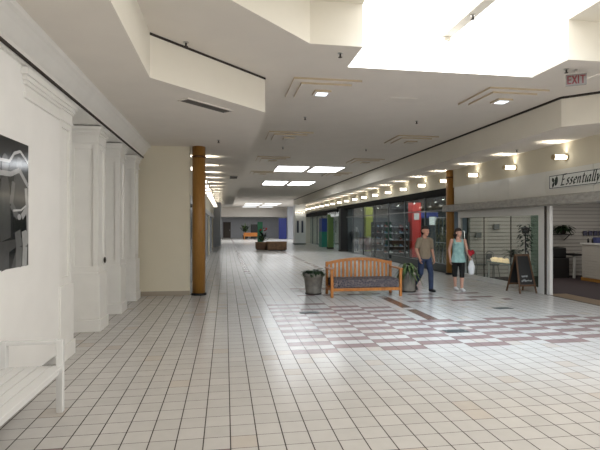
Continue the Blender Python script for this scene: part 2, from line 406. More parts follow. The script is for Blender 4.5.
# ------------------------------------------------------------------ left side: white wall, entablature, pilasters, bench, poster
struct('wall_left', MB().box(-2.2,-2.05,-6,6.17,.14,3.5), [M['white']])
struct('wall_left_filler', MB().box(-2.2,-2.05,6.17,6.27,.1,3.12), M['white'])  # piece of wall filling the gap beside the first pilaster
struct('wall_left_gap_shade', MB().box(-2.3,-2.21,-6,6.17,0,.4), M['black'])  # black backing painted in as the shade under the raised wall
struct('wall_back_light_block', MB().box(-2.2,2.6,-6.2,-6,0,3.72), M['beige'])  # unseen wall added behind the camera to block part of the world light
struct('wall_left_recess', MB().box(-2.75,-2.62,6.3,12,0,3.7), M['white_col'])
CROWN = [(-2.55,3.36),(-2.01,3.36),(-2.01,3.40),(-1.99,3.42),(-1.985,3.46),(-1.965,3.48),(-1.90,3.58),(-1.86,3.63),(-1.83,3.65),(-1.82,3.69),(-1.82,3.70),(-2.55,3.70)]
struct('trim_3', MB().prism(CROWN, 'y', -6, 12.0), M['white_col'])
struct('trim_4', MB().box(-2.005,-1.985,-6,12,3.385,3.415), M['shadow'])
M['capital'] = M['white_col']
def pilaster(y, label):
    S = .23
    t = thing('pilaster', label, 'pilaster', (-2.28, y+S, 0), 0, 'white panelled pilasters')
    b = MB(); b.box(-S+.03,S-.03,-S+.03,S-.03,.95,3.12)                # core
    for sx in (-1,1):
        for sy in (-1,1): b.box(min(sx*S,sx*(S-.085)),max(sx*S,sx*(S-.085)),min(sy*S,sy*(S-.085)),max(sy*S,sy*(S-.085)),.95,3.12)   # stiles
    for z0, z1 in ((.95,1.06),(2.98,3.12)): b.box(-S+.001,S-.001,-S+.001,S-.001,z0,z1)                                            # rails
    b.build('shaft', M['white_col'], t)
    MB().box(-S-.025,S+.025,-S-.025,S+.025,.2,.96).build('plinth', M['white_col'], t, .008)
    MB().box(-S-.045,S+.045,-S-.045,S+.045,0,.2).build('plinth_base', M['white_col'], t, .01)
    b = MB()
    for e, z0, z1 in ((.02,3.06,3.10),(.01,3.10,3.20),(.025,3.20,3.23),(.04,3.23,3.28),(.06,3.28,3.34)): b.box(-S-e,S+e,-S-e,S+e,z0,z1)
    b.build('capital', M['white_col'], t, .006)
    return t
pilaster(6.27, 'white panelled pilaster at the end of the poster wall')
p2 = pilaster(8.09, 'white panelled pilaster with a dark knob, second from the poster wall')
MB().ell((.245,.13,1.14),(.02,.03,.055)).build('dark_knob', M['shadow'], p2)
pilaster(9.66, 'white panelled pilaster, third from the poster wall')
pilaster(11.2, 'white panelled pilaster standing next to the beige wall')
b = MB()
for e, z0, z1 in ((.025,3.04,3.10),(.01,3.10,3.18),(.03,3.18,3.22),(.045,3.22,3.27),(.065,3.27,3.34)): b.box(-2.06,-2.05+e,5.25-e*1.6,6.26,z0,z1)
struct('trim_5', b, M['white_col'], bevel=.005)
# beige wall that closes the bay, with tile skirting
struct('wall_end_left', MB().box(-12,-.88,12.0,12.2,0,3.7), M['beige'])
struct('baseboard_left', MB().box(-2.75,-.88,11.985,12.0,0,.11), mat('skirting_tile', (.66,.62,.56), .4, .08, 5))

def post(x, y, r, h, label):
    t = thing('wooden_post', label, 'post', (x,y,0), 0, 'round wooden posts')
    MB().lathe([(r,.05),(r,h)], 24).build('shaft', M['wood_post'], t)
    MB().lathe([(r+.03,0),(r+.03,.04),(r+.005,.055)], 24).build('base_ring', M['black'], t)
    MB().lathe([(r+.008,h-.28),(r+.008,h-.23)], 24).build('upper_band', mat('dark_band', (.35,.22,.1), .5), t)
post(-.66, 12.02, .16, 3.7, 'tall round wooden post at the corner of the beige wall')
post(7.93, 15.75, .14, 3.7, 'tall round wooden post at the end of the pale shopfront')

# poster: glossy black and white print of seated people
t = thing('wall_poster', 'glossy black and white poster of seated people on the white wall', 'poster', (-2.05,4.35,1.31))
MB().box(0,.008,0,.96,0,1.25).build('sheet', mat('poster_dark', (.17,.17,.175), .12, .4, 6), t)
G = [mat('poster_grey_%s' % n, (v,v,v), .12, .15, 14) for n, v in (('pale',.66),('mid',.42),('low',.30),('deep',.10),('light',.78))]
b = MB(); X = .009
def pg(pts, mi, lift=0): b.bm.faces.new([b.bm.verts.new((X+lift, p[0], p[1])) for p in pts]).material_index = mi
def oval(cy, cz, ry, rz, mi, lift=0): pg([(cy+ry*math.cos(a*math.pi/8), cz+rz*math.sin(a*math.pi/8)) for a in range(16)], mi, lift)
def band(pts, w, mi, lift=0):
    for k, ((y0,z0),(y1,z1)) in enumerate(zip(pts, pts[1:])):
        d = Vector((y1-y0, z1-z0)).normalized(); nx, nz = -d.y*w/2, d.x*w/2
        pg([(y0+nx,z0+nz),(y1+nx,z1+nz),(y1-nx,z1-nz),(y0-nx,z0-nz)], mi, lift+k*1e-5)
pg([(.0,.0),(.96,.0),(.96,.30),(.0,.24)], 2)                                             # pale ground behind the knees
pg([(.86,.24),(.96,.22),(.96,.62),(.90,.56)], 0, .0001)
pg([(.50,.70),(.52,1.02),(.60,1.16),(.74,1.18),(.86,1.06),(.93,.72)], 3, .0001)          # dark backdrop of the hair
pg([(.60,.50),(.58,.74),(.64,.92),(.74,.96),(.86,.90),(.92,.70),(.90,.48),(.76,.44)], 2, .0002)  # torso of the seated person
oval(.73, 1.03, .075, .10, 1, .0003)                                                     # face
pg([(.64,1.04),(.66,1.15),(.75,1.18),(.82,1.12),(.83,.98),(.79,1.09),(.70,1.10),(.67,.96)], 3, .0004)
pg([(.60,.50),(.60,.36),(.78,.30),(.92,.36),(.91,.52),(.76,.48)], 3, .0003)              # dark skirt
band([(.70,.36),(.74,.20),(.72,.0)], .13, 1, .0004); band([(.85,.36),(.88,.20),(.86,.0)], .11, 0, .0004)   # bare legs
band([(.61,.84),(.56,.62),(.70,.50)], .075, 1, .0006); band([(.90,.80),(.93,.60),(.80,.50)], .07, 0, .0006) # arms
oval(.74, .50, .045, .03, 0, .0008)
band([(.60,.56),(.78,.57),(.90,.62)], .02, 4, .0009)
pg([(.34,.26),(.30,.60),(.36,.86),(.48,.90),(.54,.70),(.55,.30)], 2, .0002); oval(.43, .99, .07, .10, 1, .0003); band([(.40,.26),(.44,.0)], .16, 2, .0003)  # second person
pg([(.05,.20),(.04,.70),(.10,.92),(.22,.94),(.28,.70),(.28,.22)], 1, .0002); oval(.16, 1.03, .07, .10, 0, .0003)
pg([(.52,.0),(.52,.16),(.66,.20),(.66,.16),(.56,.0)], 3, .0009)
band([(.0,1.05),(.30,1.02),(.52,1.03),(.62,1.12),(.76,1.16),(.96,1.06)], .03, 4, .0011)  # glare painted as a pale streak across the print
band([(.30,.90),(.55,.91),(.74,.97),(.95,.82)], .05, 0, .0010)
b.build('printed_figures_and_glare', G, t, recalc=False)

# white slatted bench
t = thing('slatted_bench', 'white painted slatted bench against the white wall', 'bench', (-1.75,3.1,0))
b = MB()
for i in range(5): b.box(-.25+i*.104,-.25+i*.104+.098,-1.5,1.56,.405,.43)
b.build('seat', M['white_gloss'], t, .004)
MB().box(.2,.235,-1.5,1.56,.35,.405).box(-.25,-.215,-1.5,1.56,.33,.405).build('apron', M['white_gloss'], t, .003)
for nm, x, y, h in (('leg', .240, 1.545, .67), ('leg', .240, -1.48, .67), ('leg', -.24, 1.545, .67), ('leg', -.24, -1.48, .67)):
    MB().box(x-.028,x+.028,y-.03,y+.03,0,h).build(nm, M['white_gloss'], t, .004)
for y in (1.545,-1.48): MB().box(-.27,.26,y-.028,y+.028,.635,.665).build('armrest', M['white_gloss'], t, .004)
b = MB()
for y in (-1.4,-.9,-.4,.1,.6,1.26): b.bar((-.18,y,.42),(-.27,y,.97),.06,.03)
b.bar((-.275,-1.45,.98),(-.275,1.31,.98),.035,.07)
b.build('backrest', M['white_gloss'], t, .004)

# ------------------------------------------------------------------ left shopfronts beyond the post
b = MB(); b.box(-1.2,-1.0,12.2,46,2.55,3.7); struct('wall_left_shops', b, M['beige'])
b = MB()
b.box(-1.12,-.92,12.2,46,2.33,2.55); struct('trim_6', b, M['marble'])
k = 0; y = 12.4
while y < 45:
    b = MB(); L = 3.6
    b.box(-1.1,-1.04,y,y+L,0,2.33); struct('wall_left_shop_panel', b, M['grey_panel'] if k % 2 else mat('slate_shop_panel', (.36,.40,.40), .25))
    struct('trim_left_shop_pier', MB().box(-1.12,-.96,y+L,y+L+.6,0,2.33), M['beige'] if k % 2 else M['grey_wall'])
    y += L+.6; k += 1
struct('wall_left_pier', MB().box(-1.0,-.42,40,46,0,3.7), M['grey_wall'])

def sconce_proto(dirx, tubemat, label, loc):
    t = thing('wall_sconce', label, 'wall lamp', loc, 0, 'tube wall lamps on the right' if dirx < 0 else 'tube wall lamps on the left')
    MB().lathe([(.075,0),(.075,dirx*.03)], 18, axis='x').build('wall_mount', M['brass'], t)
    MB().lathe([(.05,dirx*.03),(.055,dirx*.05),(.055,dirx*.31),(.05,dirx*.33)], 18, axis='x').build('lamp_tube', tubemat, t)
    MB().lathe([(.06,dirx*.33),(.06,dirx*.365)], 18, axis='x').build('end_cap', M['brass'], t)
    MB().box(min(dirx*.03,dirx*.34),max(dirx*.03,dirx*.34),-.012,.012,-.075,-.058).build('arm', M['brass'], t)
    return t
def sconce_lamp(x, y, z, power, L):
    o = area('wall_sconce_glow', (x,y,z), L, .02, power, (1,.90,.74)); o.rotation_euler = (R(180),0,0); o.data.spread = R(110)
for k in range(19): sconce_lamp(7.66, 9.97+1.98*k, 3.41, 3.2, .5)
for k in range(16): sconce_lamp(-.62, 13.6+1.98*k, 3.41, 4.0, .7)
p0 = None
for k in range(19):
    lab = f"glowing tube wall lamp above the right shopfronts, {ORD[k]} from the name sign"
    loc = (7.95, 9.97+1.98*k, 3.34)
    p0 = sconce_proto(-1, M['tube'], lab, loc) if p0 is None else (dup(p0, loc, None, lab), p0)[1]
p0 = None
for k in range(16):
    lab = f"glowing tube wall lamp on the left wall, {ORD[k]} beyond the wooden post"
    loc = (-1.0, 13.6+1.98*k, 3.34)
    p0 = sconce_proto(1, M['tube_left'], lab, loc) if p0 is None else (dup(p0, loc, None, lab), p0)[1]

# ------------------------------------------------------------------ right shopfront with the name sign
struct('wall_right', MB().box(7.95,8.15,4,15.58,3.08,3.7).box(7.95,8.15,15.92,46,3.08,3.7).box(8.1,8.15,15.58,15.92,3.08,3.7), M['beige'])
b = MB()
y = 6.0
while y < 15.4:
    b.box(7.92,8.1,y+.004,min(y+1.56,15.45)-.004,2.45,3.08); y += 1.56
struct('trim_7', b, M['panel_white'], bevel=.004)
struct('trim_8', MB().prism([(7.72,2.25),(7.72,2.44),(7.75,2.46),(8.1,2.46),(8.1,2.22),(7.76,2.22)], 'y', 5, 15.95), M['marble'])
b = MB()
b.box(7.93,8.03,10.95,15.15,2.0,2.22)
b.box(7.93,8.03,10.95,15.15,0,.13)
b.box(7.92,8.05,10.73,10.95,0,2.22)
b.box(7.94,8.03,15.05,15.2,0,2.22)
t = struct('door_frame', b, M['frame_white'], bevel=.006)
struct('door_1', MB().box(7.96,8.05,10.575,10.692,0,2.22), M['frame_white'], bevel=.005)
struct('jamb_gap_shade', MB().box(7.925,8.05,10.68,10.728,0,2.22), M['shadow'])  # dark strip painted on the white jamb as shade in the gap
for k, (y0, y1) in enumerate(((11.0,12.2),(12.215,13.6),(13.615,15.1))):
    struct('window_%d' % (4+k), MB().box(7.975,7.985,y0,y1,.13,2.0), M['glass'])
struct('window_7', MB().box(8.04,8.05,10.98,11.42,.13,2.0), M['glass_green'])
struct('trim_10', MB().box(7.965,7.99,12.2,12.215,.13,2.0).box(7.965,7.99,13.6,13.615,.13,2.0), M['shadow'])
struct('ceiling_shop', MB().box(8.15,16,4,15.0,2.62,2.66).box(8.06,8.2,4,15,2.25,2.62), mat('dim_shop_ceiling', (.55,.53,.50), .8))
# slatwall at the back of the shop (grooves are part of the wall mesh)
b = MB(); z = .12
while z < 2.6:
    b.box(8.1,16,14.66,14.72,z+.02,z+.115); z += .125
b.box(8.1,16,14.72,14.8,0,2.62,1); b.box(8.1,16,14.64,14.72,0,.1)
struct('wall_slat', b, [M['slat'], mat('slat_groove', (.64,.62,.595), .8)])
struct('wall_shop_far', MB().box(15.2,15.3,4,14.7,0,2.62), M['slat'])
# lettering pen: flat-nib strokes
GL = {
 'E': (1.05, [[(.3,0),(.3,1.6)],[(.05,1.5),(.3,1.62),(1.0,1.62)],[(.3,.85),(.75,.85)],[(.1,0),(.9,.0),(1.05,.15)]]),
 's': (.62, [[(.5,.85),(.36,1.0),(.14,.92),(.12,.7),(.42,.4),(.44,.15),(.22,0),(.0,.12)]]),
 'e': (.66, [[(.08,.5),(.5,.6),(.5,.86),(.3,1),(.1,.78),(.05,.35),(.22,0),(.55,.15)]]),
 'n': (.76, [[(.08,1),(.08,0)],[(.08,.6),(.3,.95),(.48,.93),(.52,.7),(.52,.08),(.68,.08)]]),
 't': (.5, [[(.2,1.4),(.2,.15),(.3,0),(.45,.1)],[(.0,1),(.45,1)]]),
 'i': (.34, [[(.12,1),(.12,.1),(.28,.05)],[(.14,1.34),(.2,1.42)]]),
 'a': (.74, [[(.52,.9),(.3,1),(.1,.75),(.06,.3),(.2,0),(.42,.2),(.52,.5)],[(.54,1),(.54,.1),(.7,.05)]]),
 'l': (.34, [[(.12,1.7),(.12,.1),(.28,.05)]]),
 'y': (.72, [[(.02,1),(.16,.85),(.26,.1)],[(.58,1),(.3,.0),(.08,-.45),(-.1,-.5)]]),
}
def pen(b, strokes, place, nib=(.11,.09), mi=0):
    for st in strokes:
        for (x0,y0),(x1,y1) in zip(st, st[1:]):
            pts = [(x0-nib[0]/2,y0-nib[1]/2),(x0+nib[0]/2,y0+nib[1]/2),(x1+nib[0]/2,y1+nib[1]/2),(x1-nib[0]/2,y1-nib[1]/2)]
            b.quad(*[place(*p) for p in pts], mi=mi)
t = thing('name_sign', 'white Essentially name sign with dark border above the open shop', 'sign', (7.915,10.5,2.62))
M['sign_white'] = mat('sign_white', (.87,.88,.87), .35); M['sign_dark'] = mat('sign_green_black', (.05,.13,.12), .5)
MB().box(-.03,0,-2.6,0,0,.34).build('board', M['sign_white'], t, .004)
b = MB()
for a in ((-2.58,-.02,.015,.03),(-2.58,-.02,.31,.325),(-2.58,-2.565,.015,.325),(-.035,-.02,.015,.325)): b.box(-.033,-.03,a[0],a[1],a[2],a[3])
b.build('border', M['sign_dark'], t)
b = MB(); s = .15; u = .40
for ch in 'Essentially':
    adv, st = GL[ch]
    pen(b, st, lambda x, y, u=u: (-.0325, -(u + (x + y*.28)*s), .075 + y*s), (.22,.20))
    u += adv*s*1.22
b.build('lettering', M['sign_dark'], t, recalc=False)
b = MB()   # leaf emblem
def lf(cx, cz, L, wd, a):
    pts = []
    for k in range(13):
        tt = k/12*2*math.pi; px = L*math.cos(tt)/2; pz = wd*math.sin(tt)/2*(1-abs(math.cos(tt))**3*.5)
        pts.append((-.0328, -(cx+px*math.cos(a)-pz*math.sin(a)), cz+px*math.sin(a)+pz*math.cos(a)))
    b.bm.faces.new([b.bm.verts.new(p) for p in pts[:-1]])
lf(.265,.185,.24,.12,R(78)); lf(.155,.215,.13,.085,R(112)); lf(.16,.10,.14,.075,R(62))
b.build('leaf_emblem', M['sign_dark'], t, recalc=False)

# ------------------------------------------------------------------ added area lamps: skylight pool, shop interiors, far hall
o = area('skylight_fill', (3.6,5.4,5.0), 3.0, 3.2, 185, (.62,.80,1)); o.rotation_euler = (R(36),0,R(-8)); o.data.spread = R(85)  # added lamp under the glazing, tilted to brighten a pool on the floor
area('shop_fill', (11.2,11.2,2.58), 4, 4, 42)  # unseen area lamps added to brighten the shop interiors, down to the far shop
area('shop_fill', (9.2,13.3,2.58), 1.6, 1.6, 16)
area('gear_shop_fill', (10.5,21,2.92), 3.5, 9, 260, (.95,.97,1))
area('gear_shop_fill', (10.5,29,2.92), 3.5, 6, 200, (.95,.97,1))
area('far_shop_fill', (10.5,39,2.92), 3.5, 9, 160, (.9,1,.98))
area('far_hall_fill', (4,54,4.2), 10, 10, 800, (.93,.97,1))  # added fill over the far hall, no fixture of its own

# ------------------------------------------------------------------ gear shop
struct('wall_gear_back', MB().box(14.5,14.6,15,33,0,3), mat('gear_wall', (.36,.40,.42), .8))
struct('wall_gear_side', MB().box(8.1,14.5,14.86,14.9,0,3), mat('gear_side_wall', (.33,.33,.32), .8))
struct('wall_gear_far', MB().box(8.3,14.5,33,33.1,0,3), M['grey_panel'])
struct('ceiling_gear', MB().box(8.16,14.5,14.9,46,2.97,3.0), mat('dark_shop_ceiling', (.27,.265,.26), .8))
struct('trim_11', MB().box(7.9,8.16,15.95,33,2.86,3.1), M['black_gloss'])
struct('trim_12', MB().box(8.04,8.12,15.95,33,2.3,2.34), mat('transom_bar', (.45,.45,.44), .4))
struct('baseboard_gear', MB().box(8.0,8.14,15.95,22,0,.30), mat('dark_green_base', (.15,.18,.17), .4))
b = MB()
ys = [16.0,18.2,20.4,22.6,24.8,27,29.2,31.4,33]
for y in ys[1:]: b.box(8.05,8.11,y-.025,y+.025,0,2.86)
struct('trim_13', b, mat('shopfront_mullion', (.33,.34,.34), .4))
for k, (y0, y1) in enumerate(zip(ys, ys[1:])):
    struct('window_%d' % (8+k), MB().box(8.075,8.085,y0+.03,y1-.03,.3 if y0 < 22 else 0,2.86), M['glass_dark'])
struct('trim_14', MB().box(8.0,8.1,16.0,16.14,0,2.6), mat('pale_blue_frame', (.62,.68,.71), .4))

def display_pillar(name, label, loc, w, h, rgb, cat='display pillar', band=None):
    t = thing(name, label, cat, loc)
    m = mat(name + '_paint', rgb, .5, .08, 3)
    MB().box(-w/2,w/2,-w/2,w/2,.1,h).build('shaft', m, t, .01)
    MB().box(-w/2-.02,w/2+.02,-w/2-.02,w/2+.02,0,.1).build('base', M['shadow'], t)
    return t
t = display_pillar('display_pillar', 'bright red square pillar inside the shop behind the walking man', (9.75,23.3,0), .5, 2.95, (.80,.22,.18))
MB().box(-.14,.14,-.262,-.252,2.05,2.38).build('notice', mat('paper', (.85,.85,.82), .7), t)
display_pillar('display_pillar', 'yellow green square pillar inside the shop behind the oak bench', (9.1,29.3,0), .46, 2.95, (.62,.64,.20))
display_pillar('display_pillar', 'glossy black square pillar at the shop entrance', (7.9,31.1,0), .5, 2.9, (.03,.03,.035))
display_pillar('display_pillar', 'mid green square pillar next to the black pillar', (7.85,34.9,0), .42, 2.6, (.38,.50,.28))
t = thing('display_stand', 'blue over teal display stand beyond the green pillar', 'display stand', (8.05,38.2,0))
MB().box(-.3,.3,-.6,.6,0,1.25).build('lower_board', mat('teal_board', (.16,.52,.45), .5, .1, 3), t, .01)
MB().box(-.28,.28,-.55,.55,1.25,2.35).build('upper_board', mat('blue_board', (.18,.29,.60), .5, .1, 3), t, .01)

# shoe shelving with individual shoes
M['shelf_dark'] = mat('dark_shelf', (.26,.275,.285), .5)
SHOE = [mat('shoe_%d' % i, c, .6, .1, 20) for i, c in enumerate([(.88,.90,.90),(.42,.58,.70),(.20,.22,.25),(.66,.70,.72),(.55,.25,.22),(.45,.52,.40)])]
def shoe_mesh(b):
    b.hull([((-.09,0,.05),(.04,.035,.05)),((0,0,.04),(.05,.038,.04)),((.10,0,.03),(.04,.036,.03))], 1)
    b.hull([((-.09,0,.10),(.035,.03,.03)),((-.03,0,.07),(.04,.032,.03))], 1)
def shoe(label, loc, rz, m, grp):
    t = thing('shoe', label, 'shoe', loc, rz, grp)
    b = MB(); shoe_mesh(b); b.build('upper', m, t)
    b = MB(); b.prism([(-.13,-.036),(-.05,-.032),(.06,-.042),(.12,-.034),(.15,0),(.12,.034),(.06,.042),(-.05,.032),(-.13,.036)], 'z', -.004, .018); b.build('sole', SHOE[0], t)
    return t
sproto = [shoe('p', (0,0,0), 0, m, 'shoes on the shop shelves') for m in SHOE]
used = set()
def place_shoe(ci, loc, rz, label):
    if ci not in used:
        used.add(ci); s = sproto[ci]; s.location = loc; s.rotation_euler = (0,0,rz); s['label'] = label; return
    dup(sproto[ci], loc, rz, label)
CN = ['pale grey','blue','black','mid grey','dark red','olive']
def shelving(label, x, y, W, rz, n, per, where):
    t = thing('shelving_unit', label, 'shelving', (x,y,0), rz)
    for sx in (-W/2, W/2): MB().box(sx-.02,sx+.02,-.18,.18,0,1.95).build('upright', M['shelf_dark'], t)
    MB().box(-W/2,W/2,.14,.17,0,1.95).build('back_panel', M['shelf_dark'], t)
    for k in range(n):
        z = .3 + k*.34
        MB().box(-W/2+.02,W/2-.02,-.2,.14,z-.025,z).build('shelf', M['shelf_dark'], t)
        for j in range(per):
            lx = -W/2 + W*(j+.5)/per
            ci = (k*3 + j*2 + int(x*10)) % 6
            wx = x + lx*math.cos(rz) + .03*math.sin(rz); wy = y + lx*math.sin(rz) - .03*math.cos(rz)
            place_shoe(ci, (wx,wy,z+.004), rz + .5 + .3*((j+k) % 3), f"{CN[ci]} shoe, {ORD[k]} shelf up, {ORD[j]} from left, on {where}")
shelving('dark shoe shelving left of the red pillar', 8.85, 23.6, 1.3, R(-15), 5, 5, 'shelving by red pillar')
shelving('dark shoe shelving farther left near the yellow green pillar', 8.95, 26.0, 1.3, R(-15), 5, 5, 'shelving by yellow pillar')

# garments on rails
GM = [mat('garment_%d' % i, c, .85, .2, 8) for i, c in enumerate([(.36,.12,.13),(.28,.30,.33),(.20,.28,.38),(.50,.50,.47),(.16,.17,.16)])]
CAMO = mat('camouflage_cloth', (.66,.64,.52), .9, rgb2=(.30,.32,.25), nscale=9)
def garment(label, loc, rz, m, grp, h=.75):
    t = thing('hanging_garment', label, 'garment', loc, rz, grp)
    b = MB(); b.prism([(-.22,-.08),(-.06,0),(.06,0),(.22,-.08),(.27,-.42),(.2,-.44),(.19,-.3),(.2,-h),(-.2,-h),(-.19,-.3),(-.2,-.44),(-.27,-.42)], 'y', -.03, .03)
    b.build('cloth', m, t, .01)
    MB().tube([(0,0,0),(0,0,.05),(.02,0,.075)], .005, 6).build('hanger_hook', M['chrome'], t)
    return t
gp = {}
def put_garment(ci, m, loc, rz, label, grp, h=.75):
    key = (ci, grp)
    if key in gp: dup(gp[key], loc, rz, label)
    else: gp[key] = garment(label, loc, rz, m, grp, h)
def rack(label, x, y, L, n, cols, where, h=1.25):
    t = thing('garment_rack', label, 'clothes rack', (x,y,0))
    MB().tube([(0,-L/2,h),(0,L/2,h)], .014, 8).build('rail', M['chrome'], t)
    for s in (-1,1):
        MB().tube([(0,s*L/2,.02),(0,s*L/2,h)], .016, 8).build('upright', M['chrome'], t)
        MB().box(-.25,.25,s*L/2-.02,s*L/2+.02,0,.03).build('foot', M['chrome'], t)
    for i in range(n):
        ci = cols[i % len(cols)]
        put_garment(ci, GM[ci], (x, y-L/2+.1+(L-.2)*i/(n-1), h-.06), R(8), f"{['dark red','grey','navy','pale grey','black'][ci]} garment, {ORD[i]} from the near end of {where}", 'garments on '+where)
rack('low rack of dark red garments in front of the yellow green pillar', 8.75, 28.6, 1.6, 10, [0,0,0,1], 'the low red rack', 1.05)
rack('rack of mixed garments between the shoe shelves and red pillar', 10.3, 26.8, 1.8, 10, [1,2,3,4], 'the mixed rack', 1.45)
rack('rack of grey and navy garments near the black pillar', 9.0, 32.0, 1.5, 9, [2,1,3], 'the rack by the black pillar', 1.45)
rack('rack of dark garments right of the red pillar', 10.6, 20.6, 1.8, 9, [4,1,4,2], 'the dark rack', 1.5)
t = thing('garment_rack', 'tall two rail rack of camouflage clothing in the shop window', 'clothes rack', (8.6,17.6,0))
for z in (1.05, 2.05): MB().tube([(0,-.8,z),(0,.8,z)], .014, 8).build('rail', M['chrome'], t)
for s in (-.8,.8): MB().tube([(0,s,0),(0,s,2.1)], .016, 8).build('upright', M['chrome'], t)
for r_, z in enumerate((1.0, 2.0)):
    for i in range(5):
        put_garment('c', CAMO, (8.6, 16.95+i*.32, z), R(70), f"camouflage garment on the {'lower' if r_ == 0 else 'upper'} rail of the window rack, {ORD[i]} from the near end", 'camouflage garments in the window')

def mannequin(label, x, y, rz, top, legs):
    t = thing('mannequin', label, 'mannequin', (x,y,0), rz)
    b = MB()
    b.hull([((0,0,1.30),(.17,.09,.05)),((0,0,1.0),(.13,.09,.06))]); b.hull([((0,0,1.0),(.13,.09,.06)),((0,0,.86),(.16,.10,.06))])
    for s in (-1,1): b.hull([((s*.18,0,1.3),.055),((s*.24,.0,1.02),.045)], 1); b.hull([((s*.24,0,1.02),.042),((s*.23,-.05,.80),.034)], 1)
    b.build('top', top, t)
    b = MB()
    for s in (-1,1): b.hull([((s*.08,0,.86),(.085,.09,.06)),((s*.09,0,.48),.06)], 1); b.hull([((s*.09,0,.48),.06),((s*.10,0,.08),.045)], 1)
    b.build('trousers', legs, t)
    b = MB(); b.hull([((0,0,1.56),(.075,.09,.10)),((0,-.02,1.48),(.05,.06,.05))]); b.hull([((0,0,1.33),.05),((0,0,1.48),.045)]); b.build('head', M['slat'], t)
    MB().lathe([(.2,0),(.2,.02),(.02,.03),(.015,.2)], 18).build('stand', M['chrome'], t)
mannequin('mannequin in a blue top left of the shoe shelving', 8.8, 25.0, R(-60), GM[2], GM[4])
mannequin('mannequin in a grey top beside the yellow green pillar', 8.6, 30.3, R(-50), GM[3], GM[2])
mannequin('mannequin in camouflage right of the camouflage rack', 9.3, 19.2, R(-40), CAMO, CAMO)
t = thing('wall_banner', 'short blue banner high on the back of the shop', 'banner', (13.0,29.0,2.25), R(-25))
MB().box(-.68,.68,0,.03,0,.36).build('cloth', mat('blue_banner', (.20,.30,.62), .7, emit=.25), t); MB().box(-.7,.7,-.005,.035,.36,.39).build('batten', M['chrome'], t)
t = thing('wall_notice', 'white notice board right of the blue banner', 'notice', (12.0,26.0,1.78), R(-28))
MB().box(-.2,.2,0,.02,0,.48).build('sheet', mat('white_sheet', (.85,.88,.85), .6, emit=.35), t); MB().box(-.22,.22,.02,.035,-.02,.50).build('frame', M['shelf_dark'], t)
spot0 = None
M['spot_glow'] = emat('spot_glow', (1,.98,.94), 9)
for k, (x, y) in enumerate(((9.0,18.5),(9.6,20.5),(9.0,21.5),(9.4,22.5),(9.2,24.2),(9.6,25.4),(9.0,26.4),(9.4,28.2),(9.3,31.5))):
    lab = f"small bright ceiling spotlight in the gear shop, {ORD[k]} from the near wall"
    if spot0 is None:
        spot0 = thing('ceiling_spotlight', lab, 'spotlight', (x,y,2.97), 0, 'shop ceiling spotlights')
        MB().lathe([(.05,-.14),(.055,-.04),(.015,-.03),(.015,0)], 14).build('can', M['black'], spot0); MB().lathe([(.042,-.146),(.042,-.141)], 14).build('lens', M['spot_glow'], spot0)
    else: dup(spot0, (x,y,2.97), None, lab)
# script sign above the entrance: looping metal lettering, not legible in the photo
t = thing('script_sign', 'looping silver script sign above the shop entrance', 'sign', (7.86,33.2,2.42))
def loops(y0, y1, n, seed):
    rnd = random.Random(seed); pts = []
    for i in range(n*8+1):
        a = i/8*2*math.pi; hgt = .14 + .12*abs(math.sin(seed + i//8*1.7))
        pts.append((0, y0+(y1-y0)*i/(n*8) - .07*math.sin(a), hgt*(1-math.cos(a))*.6))
    return pts
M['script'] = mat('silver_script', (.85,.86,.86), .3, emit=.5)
MB().tube(loops(2.6, .3, 7, 1), .026, 6).build('longer_word', M['script'], t)
MB().tube(loops(.0, -1.5, 4, 2), .026, 6).build('shorter_word', M['script'], t)
MB().box(.02,.05,-1.6,2.7,-.06,-.03).build('support_rail', M['shelf_dark'], t)

# ------------------------------------------------------------------ farther right shopfront and end hall
struct('trim_15', MB().box(7.9,8.16,33,46,2.6,2.9), M['black_gloss'])
struct('window_16', MB().box(8.3,8.31,33,46,0,2.6), M['glass_dark'])
struct('wall_far_shop_back', MB().box(11.5,11.6,33.1,46,0,3), mat('teal_grey_wall', (.42,.47,.47), .8, .2, 1))
b = MB()
for y in (40.2,42.4,44.6): b.box(8.26,8.34,y-.03,y+.03,0,2.6)
struct('trim_16', b, M['grey_panel'])
struct('wall_hall_end', MB().box(-14,18,70,70.2,0,4.3), M['grey_wall'])
struct('wall_hall_right', MB().box(12,12.2,46,70,0,4.3), M['grey_wall'])
struct('wall_hall_shopfront', MB().box(8.1,12,61.8,62,0,4.3), M['grey_wall'])
struct('wall_hall_left', MB().box(-14,-13.8,46,70,0,4.3), M['grey_wall'])
struct('ceiling_soffit_end', MB().box(-14,9,66,70,3.0,4.3), M['ceiling'])
struct('wall_right_end', MB().box(7.2,16,46,46.2,0,4.3), M['fascia'])
t = struct('door_2', MB().box(-.35,.75,69.9,70,0,2.3), mat('dark_brown_door', (.22,.17,.13), .5))
struct('door_handle', MB().box(.6,.64,69.84,69.9,1,1.2), M['chrome'], t)
t = thing('blue_panel', 'tall dark blue panel on the far grey wall', 'panel', (7.45,61.6,0))
MB().box(-.52,.52,0,.15,0,2.75).build('board', mat('deep_blue', (.10,.15,.42), .5, .1, 2), t, .01); MB().box(-.55,.55,-.01,.16,2.75,2.85).build('cap', M['grey_panel'], t)
t = thing('white_column', 'broad white column with narrow dark windows beyond the gear shop', 'column', (6.75,43.0,0))
MB().box(-.5,.5,-.5,.5,0,3.68).build('shaft', mat('white_column', (.88,.885,.89), .5, .04, 2), t, .01)
for x in (-.22,.2): MB().box(x-.09,x+.09,-.515,-.5,1.1,2.2).build('dark_slot', mat('slot_blue', (.20,.23,.32), .4), t)
MB().box(-.53,.53,-.53,.53,0,.15).build('base', M['grey_panel'], t)
